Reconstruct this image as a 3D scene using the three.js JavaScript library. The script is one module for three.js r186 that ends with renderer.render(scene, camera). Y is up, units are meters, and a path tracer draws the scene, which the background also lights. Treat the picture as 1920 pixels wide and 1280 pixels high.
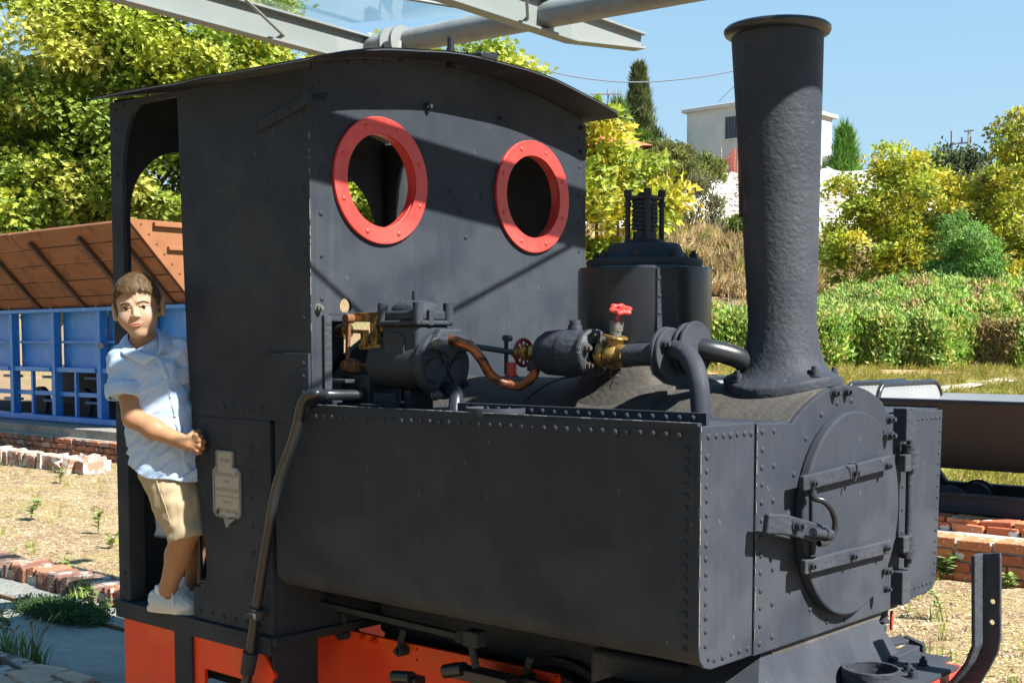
import * as THREE from 'three';
import { mergeGeometries, mergeVertices } from 'three/addons/utils/BufferGeometryUtils.js';
import { RoundedBoxGeometry } from 'three/addons/geometries/RoundedBoxGeometry.js';
import { MarchingCubes } from 'three/addons/objects/MarchingCubes.js';
import { ConvexGeometry } from 'three/addons/geometries/ConvexGeometry.js';
import { createNoise3D } from 'simplex-noise';

// ---------------------------------------------------------------- camera, sky, sun, exposure
const scene = new THREE.Scene();
const camera = new THREE.PerspectiveCamera(29.922, 1.5, 0.05, 600);
camera.position.set(1.671, 1.52, 3.155);
camera.rotation.order = 'YXZ';
camera.rotation.set(-4.0 * Math.PI / 180, Math.atan2(0.6665, 0.7455), 0);
camera.setViewOffset(1920, 1280, 0, -172.5, 1920, 1280);   // the lens is shifted a little
camera.updateProjectionMatrix();
scene.add(camera);

const renderer = new THREE.WebGLRenderer({ antialias: true });
renderer.toneMapping = THREE.LinearToneMapping;
renderer.toneMappingExposure = 3.0;
renderer.shadowMap.enabled = true;

{ // clear late-summer sky, paler towards the horizon
  const W = 512, H = 256, d = new Float32Array(W * H * 4);
  for (let j = 0; j < H; j++) {
    const el = ((j + 0.5) / H - 0.5) * Math.PI;
    const s = Math.max(0, Math.sin(el));
    const t = 1 - Math.exp(-s * 2.6);
    for (let i = 0; i < W; i++) {
      const k = (j * W + i) * 4;
      d[k] = 0.213 * (1 - t) + 0.037 * t; d[k + 1] = 0.287 * (1 - t) + 0.148 * t; d[k + 2] = 0.329 * (1 - t) + 0.284 * t; d[k + 3] = 1;
    }
  }
  const sky = new THREE.DataTexture(d, W, H, THREE.RGBAFormat, THREE.FloatType);
  sky.mapping = THREE.EquirectangularReflectionMapping; sky.magFilter = THREE.LinearFilter; sky.needsUpdate = true;
  scene.background = sky; scene.environment = sky;
}
const SUN = new THREE.Vector3(1, 1.02, -0.08).normalize();
const sun = new THREE.DirectionalLight(new THREE.Color(1, 0.94, 0.84), 5);
sun.position.copy(SUN).multiplyScalar(60); sun.castShadow = true; sun.shadow.radius = 1;
Object.assign(sun.shadow.camera, { left: -40, right: 40, top: 40, bottom: -40, near: 1, far: 200 });
scene.add(sun);

// ---------------------------------------------------------------- helpers
let seed = 7;
function rnd() { seed = (seed * 1664525 + 1013904223) >>> 0; return seed / 4294967296; }
const rr = (a, b) => a + (b - a) * rnd();
const noise3 = createNoise3D(rnd);
const V = (x, y, z) => new THREE.Vector3(x, y, z);
const clamp = (x, a, b) => Math.min(b, Math.max(a, x));
const smooth = (a, b, x) => { const t = clamp((x - a) / (b - a), 0, 1); return t * t * (3 - 2 * t); };
const used = {};
function numbered(name) { used[name] = (used[name] ?? -1) + 1; return used[name] ? `${name}_${String(used[name]).padStart(3, '0')}` : name; }
function thing(name, label, category, p = [0, 0, 0], turn = 0, group) {
  const o = new THREE.Group(); o.name = numbered(name); o.position.set(...p); o.rotation.y = turn; scene.add(o);
  o.userData = { label, category }; if (group) o.userData.group = group;
  return o;
}
function tag(o, label, category, group) { o.userData = { label, category }; if (group) o.userData.group = group; return o; }
// texture coordinates in metres, from the side each face points to
function boxUV(g) {
  g = g.index ? g.toNonIndexed() : g;
  const p = g.attributes.position, uv = new Float32Array(p.count * 2), a = V(), b = V(), c = V(), n = V();
  for (let i = 0; i < p.count; i += 3) {
    a.fromBufferAttribute(p, i); b.fromBufferAttribute(p, i + 1); c.fromBufferAttribute(p, i + 2);
    n.copy(b).sub(a).cross(c.clone().sub(a));
    const x = Math.abs(n.x), y = Math.abs(n.y), z = Math.abs(n.z);
    [a, b, c].forEach((v, k) => {
      const o = (i + k) * 2;
      if (z >= x && z >= y) { uv[o] = v.x; uv[o + 1] = v.y; } else if (x >= y) { uv[o] = v.z + 0.37; uv[o + 1] = v.y; } else { uv[o] = v.x; uv[o + 1] = v.z + 0.19; }
    });
  }
  g.setAttribute('uv', new THREE.BufferAttribute(uv, 2));
  return g;
}
function clean(g, keepUV) {
  if (g.index) g = g.toNonIndexed();
  if (!keepUV) g = boxUV(g);
  for (const k of Object.keys(g.attributes)) if (!['position', 'normal', 'uv', 'color'].includes(k)) g.deleteAttribute(k);
  if (!g.attributes.normal) g.computeVertexNormals();
  return g;
}
function geo(list, keepUV) {
  list = (Array.isArray(list) ? list : [list]).map(g => clean(g, keepUV));
  return list.length > 1 ? mergeGeometries(list) : list[0];
}
function part(name, list, m, parent, label, keepUV) {
  const o = new THREE.Mesh(geo(list, keepUV), m);
  o.name = parent ? name : numbered(name); o.castShadow = o.receiveShadow = true;
  (parent ?? scene).add(o);
  if (label) o.userData.label = label;
  return o;
}
function structure(name, list, m, keepUV) { const o = part(name, list, m, null, null, keepUV); o.userData.kind = 'structure'; return o; }
function shared(name, g, m, parent, p, q, s) {   // a mesh that shares its geometry with others
  const o = new THREE.Mesh(g, m); o.name = name; o.castShadow = o.receiveShadow = true;
  o.position.set(...p); if (q) o.quaternion.copy(q); if (s) o.scale.setScalar(s); parent.add(o); return o;
}
const box = (w, h, d, x, y, z, r = 0.004) => (r ? new RoundedBoxGeometry(w, h, d, 1, Math.min(r, w / 2.1, h / 2.1, d / 2.1)) : new THREE.BoxGeometry(w, h, d)).translate(x, y, z);
const UPV = V(0, 1, 0);
function turned(g, from, to) { // a geometry standing on +y, laid between two points
  const a = V(...from), b = V(...to), q = new THREE.Quaternion().setFromUnitVectors(UPV, b.clone().sub(a).normalize());
  return g.applyQuaternion(q).translate((a.x + b.x) / 2, (a.y + b.y) / 2, (a.z + b.z) / 2);
}
const dist = (a, b) => Math.hypot(a[0] - b[0], a[1] - b[1], a[2] - b[2]);
const cyl = (a, b, r0, r1 = r0, seg = 20) => turned(new THREE.CylinderGeometry(r1, r0, dist(a, b), seg), a, b);
function bar(a, b, w, h, r = 0.003) { return turned(box(w, dist(a, b), h, 0, 0, 0, r), a, b); }
const tube = (pts, r, n = 40, seg = 14, tension = 0.5) => new THREE.TubeGeometry(new THREE.CatmullRomCurve3(pts.map(p => V(...p)), false, 'catmullrom', tension), n, r, seg);
function capped(pts, r, n, seg) { const f = pts[0], l = pts.at(-1); return [tube(pts, r, n, seg), new THREE.SphereGeometry(r, 10, 8).translate(...f), new THREE.SphereGeometry(r, 10, 8).translate(...l)]; }
function shapeOf(pts, holes = []) {
  const s = new THREE.Shape(pts.map(p => new THREE.Vector2(...p)));
  for (const h of holes) s.holes.push(new THREE.Path(h.map(p => new THREE.Vector2(...p))));
  return s;
}
const ring = (x, y, r, n = 40, ry = r) => Array.from({ length: n }, (_, i) => [x + r * Math.cos(i / n * 2 * Math.PI), y + ry * Math.sin(i / n * 2 * Math.PI)]);
const ext = (s, t, bevel) => new THREE.ExtrudeGeometry(s, bevel ? { depth: t - 2 * bevel, bevelEnabled: true, bevelThickness: bevel, bevelSize: bevel, bevelOffset: -bevel, bevelSegments: 2, curveSegments: 16 } : { depth: t, bevelEnabled: false, curveSegments: 16 }).translate(0, 0, bevel || 0);
// sheets across z (points x, y), across x (points z, y) and across y (points x, z); the sheet fills from the given plane outwards
const plateZ = (pts, z, t, holes = [], bevel = 0.0015) => ext(shapeOf(pts, holes), t, bevel).translate(0, 0, z);
const neg = a => a.map(p => [-p[0], p[1]]);
const plateX = (pts, x, t, holes = [], bevel = 0.0015) => ext(shapeOf(neg(pts), holes.map(neg)), t, bevel).applyMatrix4(new THREE.Matrix4().makeBasis(V(0, 0, -1), V(0, 1, 0), V(1, 0, 0))).translate(x, 0, 0);
const plateY = (pts, y, t, holes = [], bevel = 0.0015) => ext(shapeOf(pts.map(p => [p[0], -p[1]]), holes.map(h => h.map(p => [p[0], -p[1]]))), t, bevel).applyMatrix4(new THREE.Matrix4().makeBasis(V(1, 0, 0), V(0, 0, -1), V(0, 1, 0))).translate(0, y, 0);
const lathe = (pts, seg = 40) => new THREE.LatheGeometry(pts.map(p => new THREE.Vector2(...p)), seg);
const hex = (a, b, r) => turned(new THREE.CylinderGeometry(r, r, dist(a, b), 6), a, b);
const facing = { x: new THREE.Quaternion().setFromUnitVectors(UPV, V(1, 0, 0)), z: new THREE.Quaternion().setFromUnitVectors(UPV, V(0, 0, 1)), y: new THREE.Quaternion() };
function bulge(g, f) { const p = g.attributes.position, v = V(); for (let i = 0; i < p.count; i++) { v.fromBufferAttribute(p, i); f(v); p.setXYZ(i, v.x, v.y, v.z); } g.computeVertexNormals(); return g; }

// ---------------------------------------------------------------- textures that tile
function lattice(n, s) { const a = new Float32Array(n * n); let k = s; for (let i = 0; i < n * n; i++) { k = (Math.imul(k, 1103515245) + 12345) >>> 0; a[i] = (k >>> 8) / 16777216; } return a; }
function vnoise(n, s, ny = n) {
  const a = lattice(Math.max(n, ny), s), w = Math.max(n, ny);
  return (u, v) => {
    const x = u * n, y = v * ny, x0 = Math.floor(x), y0 = Math.floor(y), fx = x - x0, fy = y - y0, sx = fx * fx * (3 - 2 * fx), sy = fy * fy * (3 - 2 * fy);
    const m = (i, k) => ((i % k) + k) % k, g = (i, j) => a[m(j, ny) * w + m(i, n)];
    return (g(x0, y0) * (1 - sx) + g(x0 + 1, y0) * sx) * (1 - sy) + (g(x0, y0 + 1) * (1 - sx) + g(x0 + 1, y0 + 1) * sx) * sy;
  };
}
function fbm(n, s, oct = 4, ny = n) { const f = []; for (let o = 0; o < oct; o++) f.push(vnoise(n << o, s + o * 17, ny << o)); return (u, v) => { let t = 0, w = 0.5, sum = 0; for (const g of f) { t += w * g(u, v); sum += w; w *= 0.5; } return t / sum; }; }
function texture(size, fn, srgb, tile = 1) {
  const d = new Uint8Array(size * size * 4);
  for (let j = 0; j < size; j++) for (let i = 0; i < size; i++) {
    const c = fn((i + 0.5) / size, (j + 0.5) / size), k = (j * size + i) * 4;
    if (typeof c === 'number') d[k] = d[k + 1] = d[k + 2] = clamp(c, 0, 1) * 255; else { d[k] = clamp(c[0], 0, 1) * 255; d[k + 1] = clamp(c[1], 0, 1) * 255; d[k + 2] = clamp(c[2], 0, 1) * 255; }
    d[k + 3] = 255;
  }
  const t = new THREE.DataTexture(d, size, size, THREE.RGBAFormat); t.wrapS = t.wrapT = THREE.RepeatWrapping; t.magFilter = THREE.LinearFilter;
  if (srgb) t.colorSpace = THREE.SRGBColorSpace;
  t.repeat.set(1 / tile, 1 / tile); t.needsUpdate = true; return t;
}
const enc = c => c.map(x => (x <= 0.0031308 ? 12.92 * x : 1.055 * Math.pow(x, 1 / 2.4) - 0.055));   // linear to sRGB
const mixc = (a, b, t) => a.map((x, i) => x + (b[i] - x) * t);
const colorTex = (size, tile, fn) => texture(size, (u, v) => enc(fn(u, v)), true, tile);
const grayTex = (size, tile, fn) => texture(size, fn, false, tile);
const std = o => (o.specularIntensity === undefined ? new THREE.MeshStandardMaterial(o) : new THREE.MeshPhysicalMaterial(o));
const rgb = (r, g, b) => new THREE.Color().setRGB(r, g, b);

const peel = (() => { const a = fbm(24, 3, 4), b = vnoise(6, 9); return grayTex(512, 0.42, (u, v) => 0.25 + 0.5 * a(u, v) + 0.25 * b(u, v)); })();
const cast = (() => { const a = fbm(40, 31, 3), b = vnoise(30, 5, 60); return grayTex(512, 0.5, (u, v) => 0.5 * a(u, v) + 0.5 * b(u, v)); })();
// flecks, scratches and worn patches of the thick black paint
function paint(base, patch, fleck, size = 512, tile = 0.93) {
  const a = fbm(5, 41, 4), b = fbm(9, 77, 3), s = vnoise(90, 12, 7), w = lattice(32, 99);
  const t = colorTex(size, tile, (u, v) => {
    const c = mixc(base, patch, smooth(0.42, 0.70, a(u, v)) * 0.9 + 0.28 * (s(u, v) - 0.5)), k = 0.85 + 0.3 * b(u, v);
    return [c[0] * k, c[1] * k, c[2] * k];
  });
  const d = t.image.data, f = enc(fleck).map(x => x * 255);   // chips and scratches
  for (let i = 0; i < 70; i++) {
    const x = Math.floor(w[i * 3] * size), y = Math.floor(w[i * 3 + 1] * size), n = w[i * 3 + 2] > 0.85 ? 6 : 1;
    for (let q = 0; q < n; q++) { const k = (((y + q) % size) * size + (x + (q >> 1)) % size) * 4; for (let c = 0; c < 3; c++) d[k + c] = d[k + c] * 0.35 + f[c] * 0.65; }
  }
  return t;
}
const roughTex = (() => { const a = fbm(7, 21, 4), b = vnoise(60, 8, 9); return grayTex(512, 0.8, (u, v) => 0.60 + 0.24 * a(u, v) + 0.08 * b(u, v)); })();
const M = {};
const blackMap = paint([0.0285, 0.034, 0.047], [0.041, 0.046, 0.058], [0.34, 0.31, 0.27]);
M.black = std({ specularIntensity: 0.3, map: blackMap, roughness: 0.9, roughnessMap: roughTex, bumpMap: peel, bumpScale: 0.0014 });
M.tank = M.plate = M.black;
M.cast = std({ specularIntensity: 0.45, map: blackMap, roughness: 0.74, roughnessMap: roughTex, bumpMap: cast, bumpScale: 0.003 });
M.gloss = std({ color: rgb(0.016, 0.018, 0.024), roughness: 0.32, bumpMap: peel, bumpScale: 0.0006 });
M.dark = M.cast;
M.sooty = std({ map: paint([0.043, 0.04, 0.037], [0.085, 0.078, 0.068], [0.3, 0.28, 0.25]), roughness: 0.85, bumpMap: cast, bumpScale: 0.003 });
M.red = std({ map: paint([0.568, 0.043, 0.036], [0.636, 0.073, 0.06], [0.80, 0.30, 0.24]), roughness: 0.42, bumpMap: peel, bumpScale: 0.0006 });
M.orange = std({ map: paint([0.8, 0.045, 0.004], [0.8, 0.085, 0.008], [0.9, 0.35, 0.12]), roughness: 0.5, bumpMap: peel, bumpScale: 0.0012 });
M.copper = std({ map: colorTex(256, 0.2, (() => { const a = fbm(6, 5, 4), b = vnoise(4, 8, 16); return (u, v) => mixc([0.35, 0.11, 0.045], [0.05, 0.035, 0.03], smooth(0.45, 0.7, a(u, v) * 0.6 + b(u, v) * 0.4)); })()), metalness: 0.75, roughness: 0.42, bumpMap: cast, bumpScale: 0.002 });
M.brass = std({ map: colorTex(256, 0.15, (() => { const a = fbm(6, 15, 4); return (u, v) => mixc([0.40, 0.25, 0.07], [0.10, 0.06, 0.03], smooth(0.4, 0.7, a(u, v))); })()), metalness: 0.7, roughness: 0.45, bumpMap: cast, bumpScale: 0.002 });
M.rust = std({ map: colorTex(256, 0.2, (() => { const a = fbm(8, 25, 4); return (u, v) => mixc([0.20, 0.075, 0.03], [0.07, 0.035, 0.02], a(u, v)); })()), roughness: 0.75, bumpMap: cast, bumpScale: 0.003 });
M.zinc = std({ map: colorTex(512, 0.6, (() => { const a = fbm(8, 35, 5), s = vnoise(60, 4, 5); return (u, v) => mixc([0.194, 0.206, 0.212], [0.271, 0.284, 0.291], a(u, v) + 0.3 * (s(u, v) - 0.5)); })()), metalness: 0.15, roughness: 0.6, bumpMap: peel, bumpScale: 0.0005 });
M.steel = std({ color: rgb(0.13, 0.13, 0.125), roughness: 0.5, metalness: 0.3, bumpMap: cast, bumpScale: 0.002 });
M.chimney = std({ specularIntensity: 0.4, map: blackMap, roughness: 0.8, roughnessMap: roughTex, bumpMap: (() => { const a = fbm(44, 3, 3, 60), b = vnoise(10, 9); return grayTex(512, 0.5, (u, v) => 0.75 * a(u, v) + 0.25 * b(u, v)); })(), bumpScale: 0.0026 });
M.canopy = std({ map: colorTex(512, 1.1, (() => { const a = fbm(6, 45, 5), b = fbm(18, 4, 3, 5); return (u, v) => mixc(mixc([0.158, 0.176, 0.182], [0.198, 0.217, 0.223], a(u, v)), [0.20, 0.19, 0.17], 0.5 * smooth(0.58, 0.7, b(u, v))); })()), roughness: 0.5, bumpMap: peel, bumpScale: 0.0005 });
M.greypaint = std({ map: colorTex(512, 1.1, (() => { const a = fbm(6, 45, 5); return (u, v) => mixc([0.197, 0.211, 0.225], [0.258, 0.272, 0.286], a(u, v)); })()), roughness: 0.5, bumpMap: peel, bumpScale: 0.0005 });

// ================================================================ ground, lawn, hillside
const FD = [-0.6665, -0.7455], RT = [0.7455, -0.6665], O = [1.671, 3.155];   // the valley axis and the direction across it
const wx = (dd, lat) => O[0] + FD[0] * dd + RT[0] * lat, wz = (dd, lat) => O[1] + FD[1] * dd + RT[1] * lat;
function hill(dd, lat) {
  const side = smooth(-5, 0, lat - 0.02 * dd);
  let h = side * 1.0 * smooth(8, 28, dd) * clamp((dd - 10) / 16, 0, 1.15);
  h += 0.3 * smooth(24, 36, dd) + 1.3 * smooth(33, 43, dd) + 3.0 * smooth(40, 52, dd);
  const n = noise3(lat * 0.12, dd * 0.05, 3) * 1.6;
  h += 3.2 * smooth(54.5 + n, 57.5 + n, dd) + 1.5 * smooth(57, 70, dd) + 2.2 * smooth(80, 160, dd) + 8 * smooth(160, 400, dd);
  const rough = smooth(30, 44, dd);
  h += rough * (0.35 * noise3(dd * 0.16, lat * 0.16, 1) + 0.14 * noise3(dd * 0.6, lat * 0.6, 2));
  const face = smooth(53, 55, dd) * (1 - smooth(59, 62, dd));
  h += face * (0.5 * noise3(lat * 0.5, dd * 0.9, 5) + 0.28 * noise3(lat * 1.3, dd * 2.0, 6));
  h += (1 - rough) * 0.02 * noise3(dd * 0.9, lat * 0.9, 4) * smooth(4, 12, dd);
  return h;
}
const hAt = (x, z) => hill((x - O[0]) * FD[0] + (z - O[1]) * FD[1], (x - O[0]) * RT[0] + (z - O[1]) * RT[1]);
const soilTex = (() => { const a = fbm(9, 3, 5), b = fbm(50, 8, 3, 110), c = fbm(4, 12, 3), s = vnoise(200, 4, 330); return colorTex(1024, 2.6, (u, v) => { let k = mixc([0.185, 0.114, 0.054], [0.329, 0.242, 0.132], smooth(0.35, 0.65, b(u, v) * 0.6 + a(u, v) * 0.4)); k = mixc(k, [0.25, 0.19, 0.06], smooth(0.55, 0.7, c(u, v)) * 0.55); if (s(u, v) > 0.83) k = mixc(k, [0.78, 0.70, 0.52], 0.75); if (s(v, u) < 0.10) k = mixc(k, [0.14, 0.10, 0.06], 0.7); return k; }); })();
const soilBump = (() => { const b = fbm(40, 8, 4), s = vnoise(200, 4, 330); return grayTex(512, 1.3, (u, v) => 0.7 * b(u, v) + 0.3 * s(u, v)); })();
M.soil = std({ map: soilTex, roughness: 1, bumpMap: soilBump, bumpScale: 0.03 });
M.lawn = std({ map: (() => { const a = fbm(6, 31, 5), b = fbm(60, 5, 3); return colorTex(512, 3.1, (u, v) => { let k = mixc([0.23, 0.221, 0.039], [0.337, 0.284, 0.1], smooth(0.4, 0.62, a(u, v))); return mixc(k, [0.18, 0.19, 0.03], 0.7 * smooth(0.5, 0.75, b(u, v))); }); })(), roughness: 1, bumpMap: soilBump, bumpScale: 0.05 });
M.bank = std({ map: (() => { const a = fbm(8, 61, 5), b = fbm(30, 15, 4, 12); return colorTex(512, 7, (u, v) => { let k = mixc([0.306, 0.198, 0.108], [0.45, 0.306, 0.18], a(u, v)); return mixc(k, [0.30, 0.26, 0.10], 0.8 * smooth(0.5, 0.65, b(u, v))); }); })(), roughness: 1, bumpMap: soilBump, bumpScale: 0.1 });
M.rock = std({ map: (() => { const a = fbm(7, 71, 6, 11), b = fbm(14, 81, 5, 30); return colorTex(1024, 6, (u, v) => { let k = mixc([0.581, 0.546, 0.475], [0.739, 0.722, 0.678], smooth(0.35, 0.6, a(u, v))); return mixc(k, [0.36, 0.29, 0.20], 0.75 * smooth(0.6, 0.74, b(u, v))); }); })(), roughness: 1, bumpMap: (() => { const b = fbm(12, 8, 5, 30); return grayTex(512, 4, b); })(), bumpScale: 0.5 });
{
  const steps = (list) => { const o = []; for (const [a, b, s] of list) for (let x = a; x < b - 1e-6; x += s) o.push(x); return o; };
  const D = steps([[-120, -20, 20], [-20, 4, 2], [4, 30, 0.45], [30, 50, 0.7], [50, 64, 0.35], [64, 90, 2], [90, 420, 15]]).concat([420]);
  const A = steps([[-320, -60, 20], [-60, -16, 3], [-16, 26, 0.45], [26, 60, 3], [60, 320, 20]]).concat([320]);
  const pos = [], w = A.length; for (const d of D) for (const a of A) pos.push(wx(d, a), hill(d, a), wz(d, a));
  const kinds = { ground: [], lawn: [], hillside: [], rock_face: [] };
  for (let j = 0; j < D.length - 1; j++) for (let i = 0; i < w - 1; i++) {
    const d = (D[j] + D[j + 1]) / 2, a = (A[i] + A[i + 1]) / 2, q = j * w + i;
    const n = noise3(a * 0.3, d * 0.3, 8), rocky = d > 53.2 + n && d < 62.5 + 1.5 * n + (a > 6 ? 3 : 0);
    const k = d > 29 ? (rocky ? 'rock_face' : 'hillside') : (d > 11.6 + 0.5 * n && a - 0.02 * d > -2.6 + 0.5 * n ? 'lawn' : 'ground');
    kinds[k].push(q, q + w, q + 1, q + 1, q + w, q + w + 1);
  }
  const mats = { ground: M.soil, lawn: M.lawn, hillside: M.bank, rock_face: M.rock };
  const all = new THREE.BufferGeometry(); all.setAttribute('position', new THREE.Float32BufferAttribute(pos, 3)); all.setIndex(Object.values(kinds).flat()); all.computeVertexNormals();
  for (const k in kinds) { const g = new THREE.BufferGeometry(); g.setAttribute('position', all.attributes.position); g.setAttribute('normal', all.attributes.normal); g.setIndex(kinds[k]); structure(k, g.clone(), mats[k]); }
  // two pale concrete paths across the lawn
  const path = (pts, wd) => { const p = [], ix = []; const n = 60, c = new THREE.CatmullRomCurve3(pts.map(q => V(q[0], 0, q[1]))); for (let i = 0; i <= n; i++) { const q = c.getPoint(i / n); for (const s of [-1, 1]) { const d = q.x + s * wd / 2; p.push(wx(d, q.z), hill(d, q.z) + 0.035, wz(d, q.z)); } if (i < n) ix.push(i * 2, i * 2 + 2, i * 2 + 1, i * 2 + 1, i * 2 + 2, i * 2 + 3); } const g = new THREE.BufferGeometry(); g.setAttribute('position', new THREE.Float32BufferAttribute(p, 3)); g.setIndex(ix); g.computeVertexNormals(); if (g.attributes.normal.getY(0) < 0) { g.setIndex(ix.reverse()); g.computeVertexNormals(); } return g; };
  const pathM = std({ map: (() => { const a = fbm(20, 14, 4); return colorTex(256, 2, (u, v) => mixc([0.413, 0.345, 0.27], [0.525, 0.465, 0.39], a(u, v))); })(), roughness: 0.95 });
  structure('path', path([[21.0, 4.0], [20.8, 7.5], [20.4, 9], [19.9, 14]], 0.42), pathM);
  structure('path', path([[20.6, 3.0], [21.6, 6.0], [23.3, 8.2], [24.6, 10], [24.9, 16]], 0.5), pathM);
  structure('path', path([[25.2, 2.0], [25.5, 8], [25.4, 18]], 0.5), std({ color: rgb(0.42, 0.26, 0.16), roughness: 1 }));
}
// the concrete bed of the track the engine stands on
const concrete = (() => { const a = fbm(6, 3, 6), b = fbm(40, 9, 3); return colorTex(1024, 1.7, (u, v) => { let k = mixc([0.196, 0.188, 0.176], [0.286, 0.273, 0.247], a(u, v)); k = mixc(k, [0.16, 0.15, 0.14], 0.7 * smooth(0.56, 0.68, fbmC(u, v))); return k.map(x => x * (0.88 + 0.24 * b(u, v))); }); })();
function fbmC(u, v) { fbmC.f ??= fbm(3, 55, 5); return fbmC.f(u, v); }
M.concrete = std({ map: concrete, roughness: 0.95, bumpMap: soilBump, bumpScale: 0.022 });
structure('track_bed', bulge(new THREE.PlaneGeometry(13, 1.12, 180, 18).rotateX(-Math.PI / 2).translate(-3, 0.022, -0.2), v => { v.y += 0.006 * noise3(v.x * 2, v.z * 3, 0); }), M.concrete);

// ================================================================ the locomotive
const loco = thing('steam_locomotive', 'small black tank locomotive with tall chimney and two red portholes', 'locomotive');
const domeHead = (r, h = 0.62) => boxUV(new THREE.SphereGeometry(r, 12, 5, 0, 2 * Math.PI, 0, Math.PI / 2).scale(1, h, 1).toNonIndexed());
const RIVET = { s: domeHead(0.0062), m: domeHead(0.0080), l: domeHead(0.0105) };
const RQ = { '+x': facing.x, '+z': facing.z, '+y': facing.y };
function rivets(parent, list, dir, size, m) { for (const p of list) { const r = shared('rivet', RIVET[size], m, parent, [p[0] + rr(-0.0012, 0.0012), p[1] + rr(-0.0012, 0.0012), p[2] + (dir === '+z' ? 0 : rr(-0.0012, 0.0012))], RQ[dir], rr(0.9, 1.12)); if (dir === '+x') r.position.x = p[0]; } }
function row(a, b, n) { return Array.from({ length: n }, (_, i) => a.map((x, k) => x + (b[k] - x) * (n > 1 ? i / (n - 1) : 0))); }
const boltGeo = (() => { // washer, nut and the end of the screw, standing on +y
  return geo([new THREE.CylinderGeometry(0.016, 0.016, 0.003, 18).translate(0, 0.0015, 0), new THREE.CylinderGeometry(0.0125, 0.0125, 0.013, 6).translate(0, 0.0095, 0), new THREE.CylinderGeometry(0.0068, 0.0068, 0.010, 10).translate(0, 0.020, 0)]);
})();
function bolt(parent, p, dir, s = 1, m = M.black) { return shared('bolt', boltGeo, m, parent, p, (dir instanceof THREE.Quaternion ? dir : RQ[dir]).clone().multiply(new THREE.Quaternion().setFromAxisAngle(UPV, rnd() * 3)), s); }
const toward = d => new THREE.Quaternion().setFromUnitVectors(UPV, V(...d).normalize());

const ZC = -0.05, XC = -1.425;
const roofY = (z, x) => { const d = (z - ZC) / 0.74; return 2.466 - 0.104 * d * d + 0.034 * (XC - x) / 1.13; };

// ---- cab
const sideTop = () => Array.from({ length: 13 }, (_, i) => { const x = -2.555 + i / 12 * (XC + 2.555); return [x, roofY(0.66, x) - 0.012]; });
const gusset = [[-2.48, 1.95], [-2.478, 2.10], [-2.468, 2.20], [-2.445, 2.28], [-2.405, 2.34], [-2.358, 2.365]];
const upperSheet = [[-2.555, 1.272], ...sideTop(), [XC, 1.30], [-1.632, 1.30], [-1.632, 1.272], [-2.070, 1.272], [-2.094, 1.53], [-2.11, 1.90], [-2.126, 2.362], ...gusset.slice().reverse(), [-2.480, 1.272]];
const up1 = part('cab_side', plateZ(upperSheet, 0.606, 0.016), M.black, loco);
rivets(up1, [...row([-2.03, 1.305, 0.622], [-1.68, 1.31, 0.622], 8), [-1.62, 2.335, 0.622], [-1.455, 2.33, 0.622], [-1.455, 2.215, 0.622], [-2.515, 2.36, 0.622], [-2.46, 2.37, 0.622], [-2.515, 2.29, 0.622], [-2.515, 2.21, 0.622], [-2.515, 2.13, 0.622], [-1.46, 2.0, 0.622], [-1.46, 1.8, 0.622], [-1.46, 1.6, 0.622]], '+z', 'm', M.black);
const lowSheet = [[-1.632, 0.575], [-1.632, 1.274], [-2.066, 1.274], [-2.055, 1.15], [-2.02, 0.95], [-2.0, 0.83], [-1.994, 0.74], [-2.005, 0.70], [-2.03, 0.684], [-2.072, 0.682], [-2.074, 0.575]];
const low1 = part('cab_side_lower', plateZ(lowSheet, 0.609, 0.017), M.tank, loco);
rivets(low1, [...row([-1.735, 1.19, 0.626], [-1.728, 0.66, 0.626], 7), ...row([-2.03, 0.605, 0.626], [-1.70, 0.602, 0.626], 6), ...row([-1.648, 0.70, 0.626], [-1.648, 0.60, 0.626], 3)], '+z', 'm', M.black);
const post = part('cab_post', [plateZ([[-2.555, 0.575], [-2.555, 1.272], [-2.480, 1.272], [-2.480, 0.575]], 0.607, 0.016), box(0.006, 0.70, 0.05, -2.483, 0.925, 0.582)], M.tank, loco);
rivets(post, [[-2.515, 0.68, 0.623], [-2.517, 0.625, 0.623], [-2.515, 1.13, 0.623]], '+z', 'm', M.black);
part('cab_side', plateZ(upperSheet.map(p => [p[0], p[1]]), -0.735, 0.016), M.black, loco, 'far side sheet of the cab');
part('cab_side_lower', plateZ(lowSheet, -0.738, 0.016), M.tank, loco, 'far lower side sheet of the cab');
part('cab_post', plateZ([[-2.555, 0.575], [-2.555, 1.272], [-2.480, 1.272], [-2.480, 0.575]], -0.735, 0.016), M.tank, loco);
const lap = part('lap_plate', plateZ([[-1.630, 1.278], [-1.630, 1.492], [-1.428, 1.492], [-1.428, 1.310], [-1.470, 1.278]], 0.6225, 0.010), M.black, loco);
rivets(lap, [[-1.452, 1.46, 0.6325], [-1.452, 1.42, 0.6325], [-1.452, 1.37, 0.6325], [-1.455, 1.33, 0.6325]], '+z', 'm', M.black);
const roofArc = (inset, n = 18) => Array.from({ length: n }, (_, i) => { const z = 0.606 - i / (n - 1) * 1.325; return [z, roofY(z, XC) - inset]; });
const P1 = [0.331, 2.045], P2 = [-0.415, 2.057];
const front = part('cab_front', plateX([[0.606, 1.30], ...roofArc(0.008), [-0.719, 1.30], [-0.10, 1.30], [-0.10, 1.33], [0.12, 1.34], [0.12, 1.612], [0.555, 1.612], [0.555, 1.30]], XC - 0.012, 0.012, [ring(...P1, 0.158, 44), ring(...P2, 0.158, 44), ring(0.481, 1.640, 0.026, 18)]), M.plate, loco);
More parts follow.
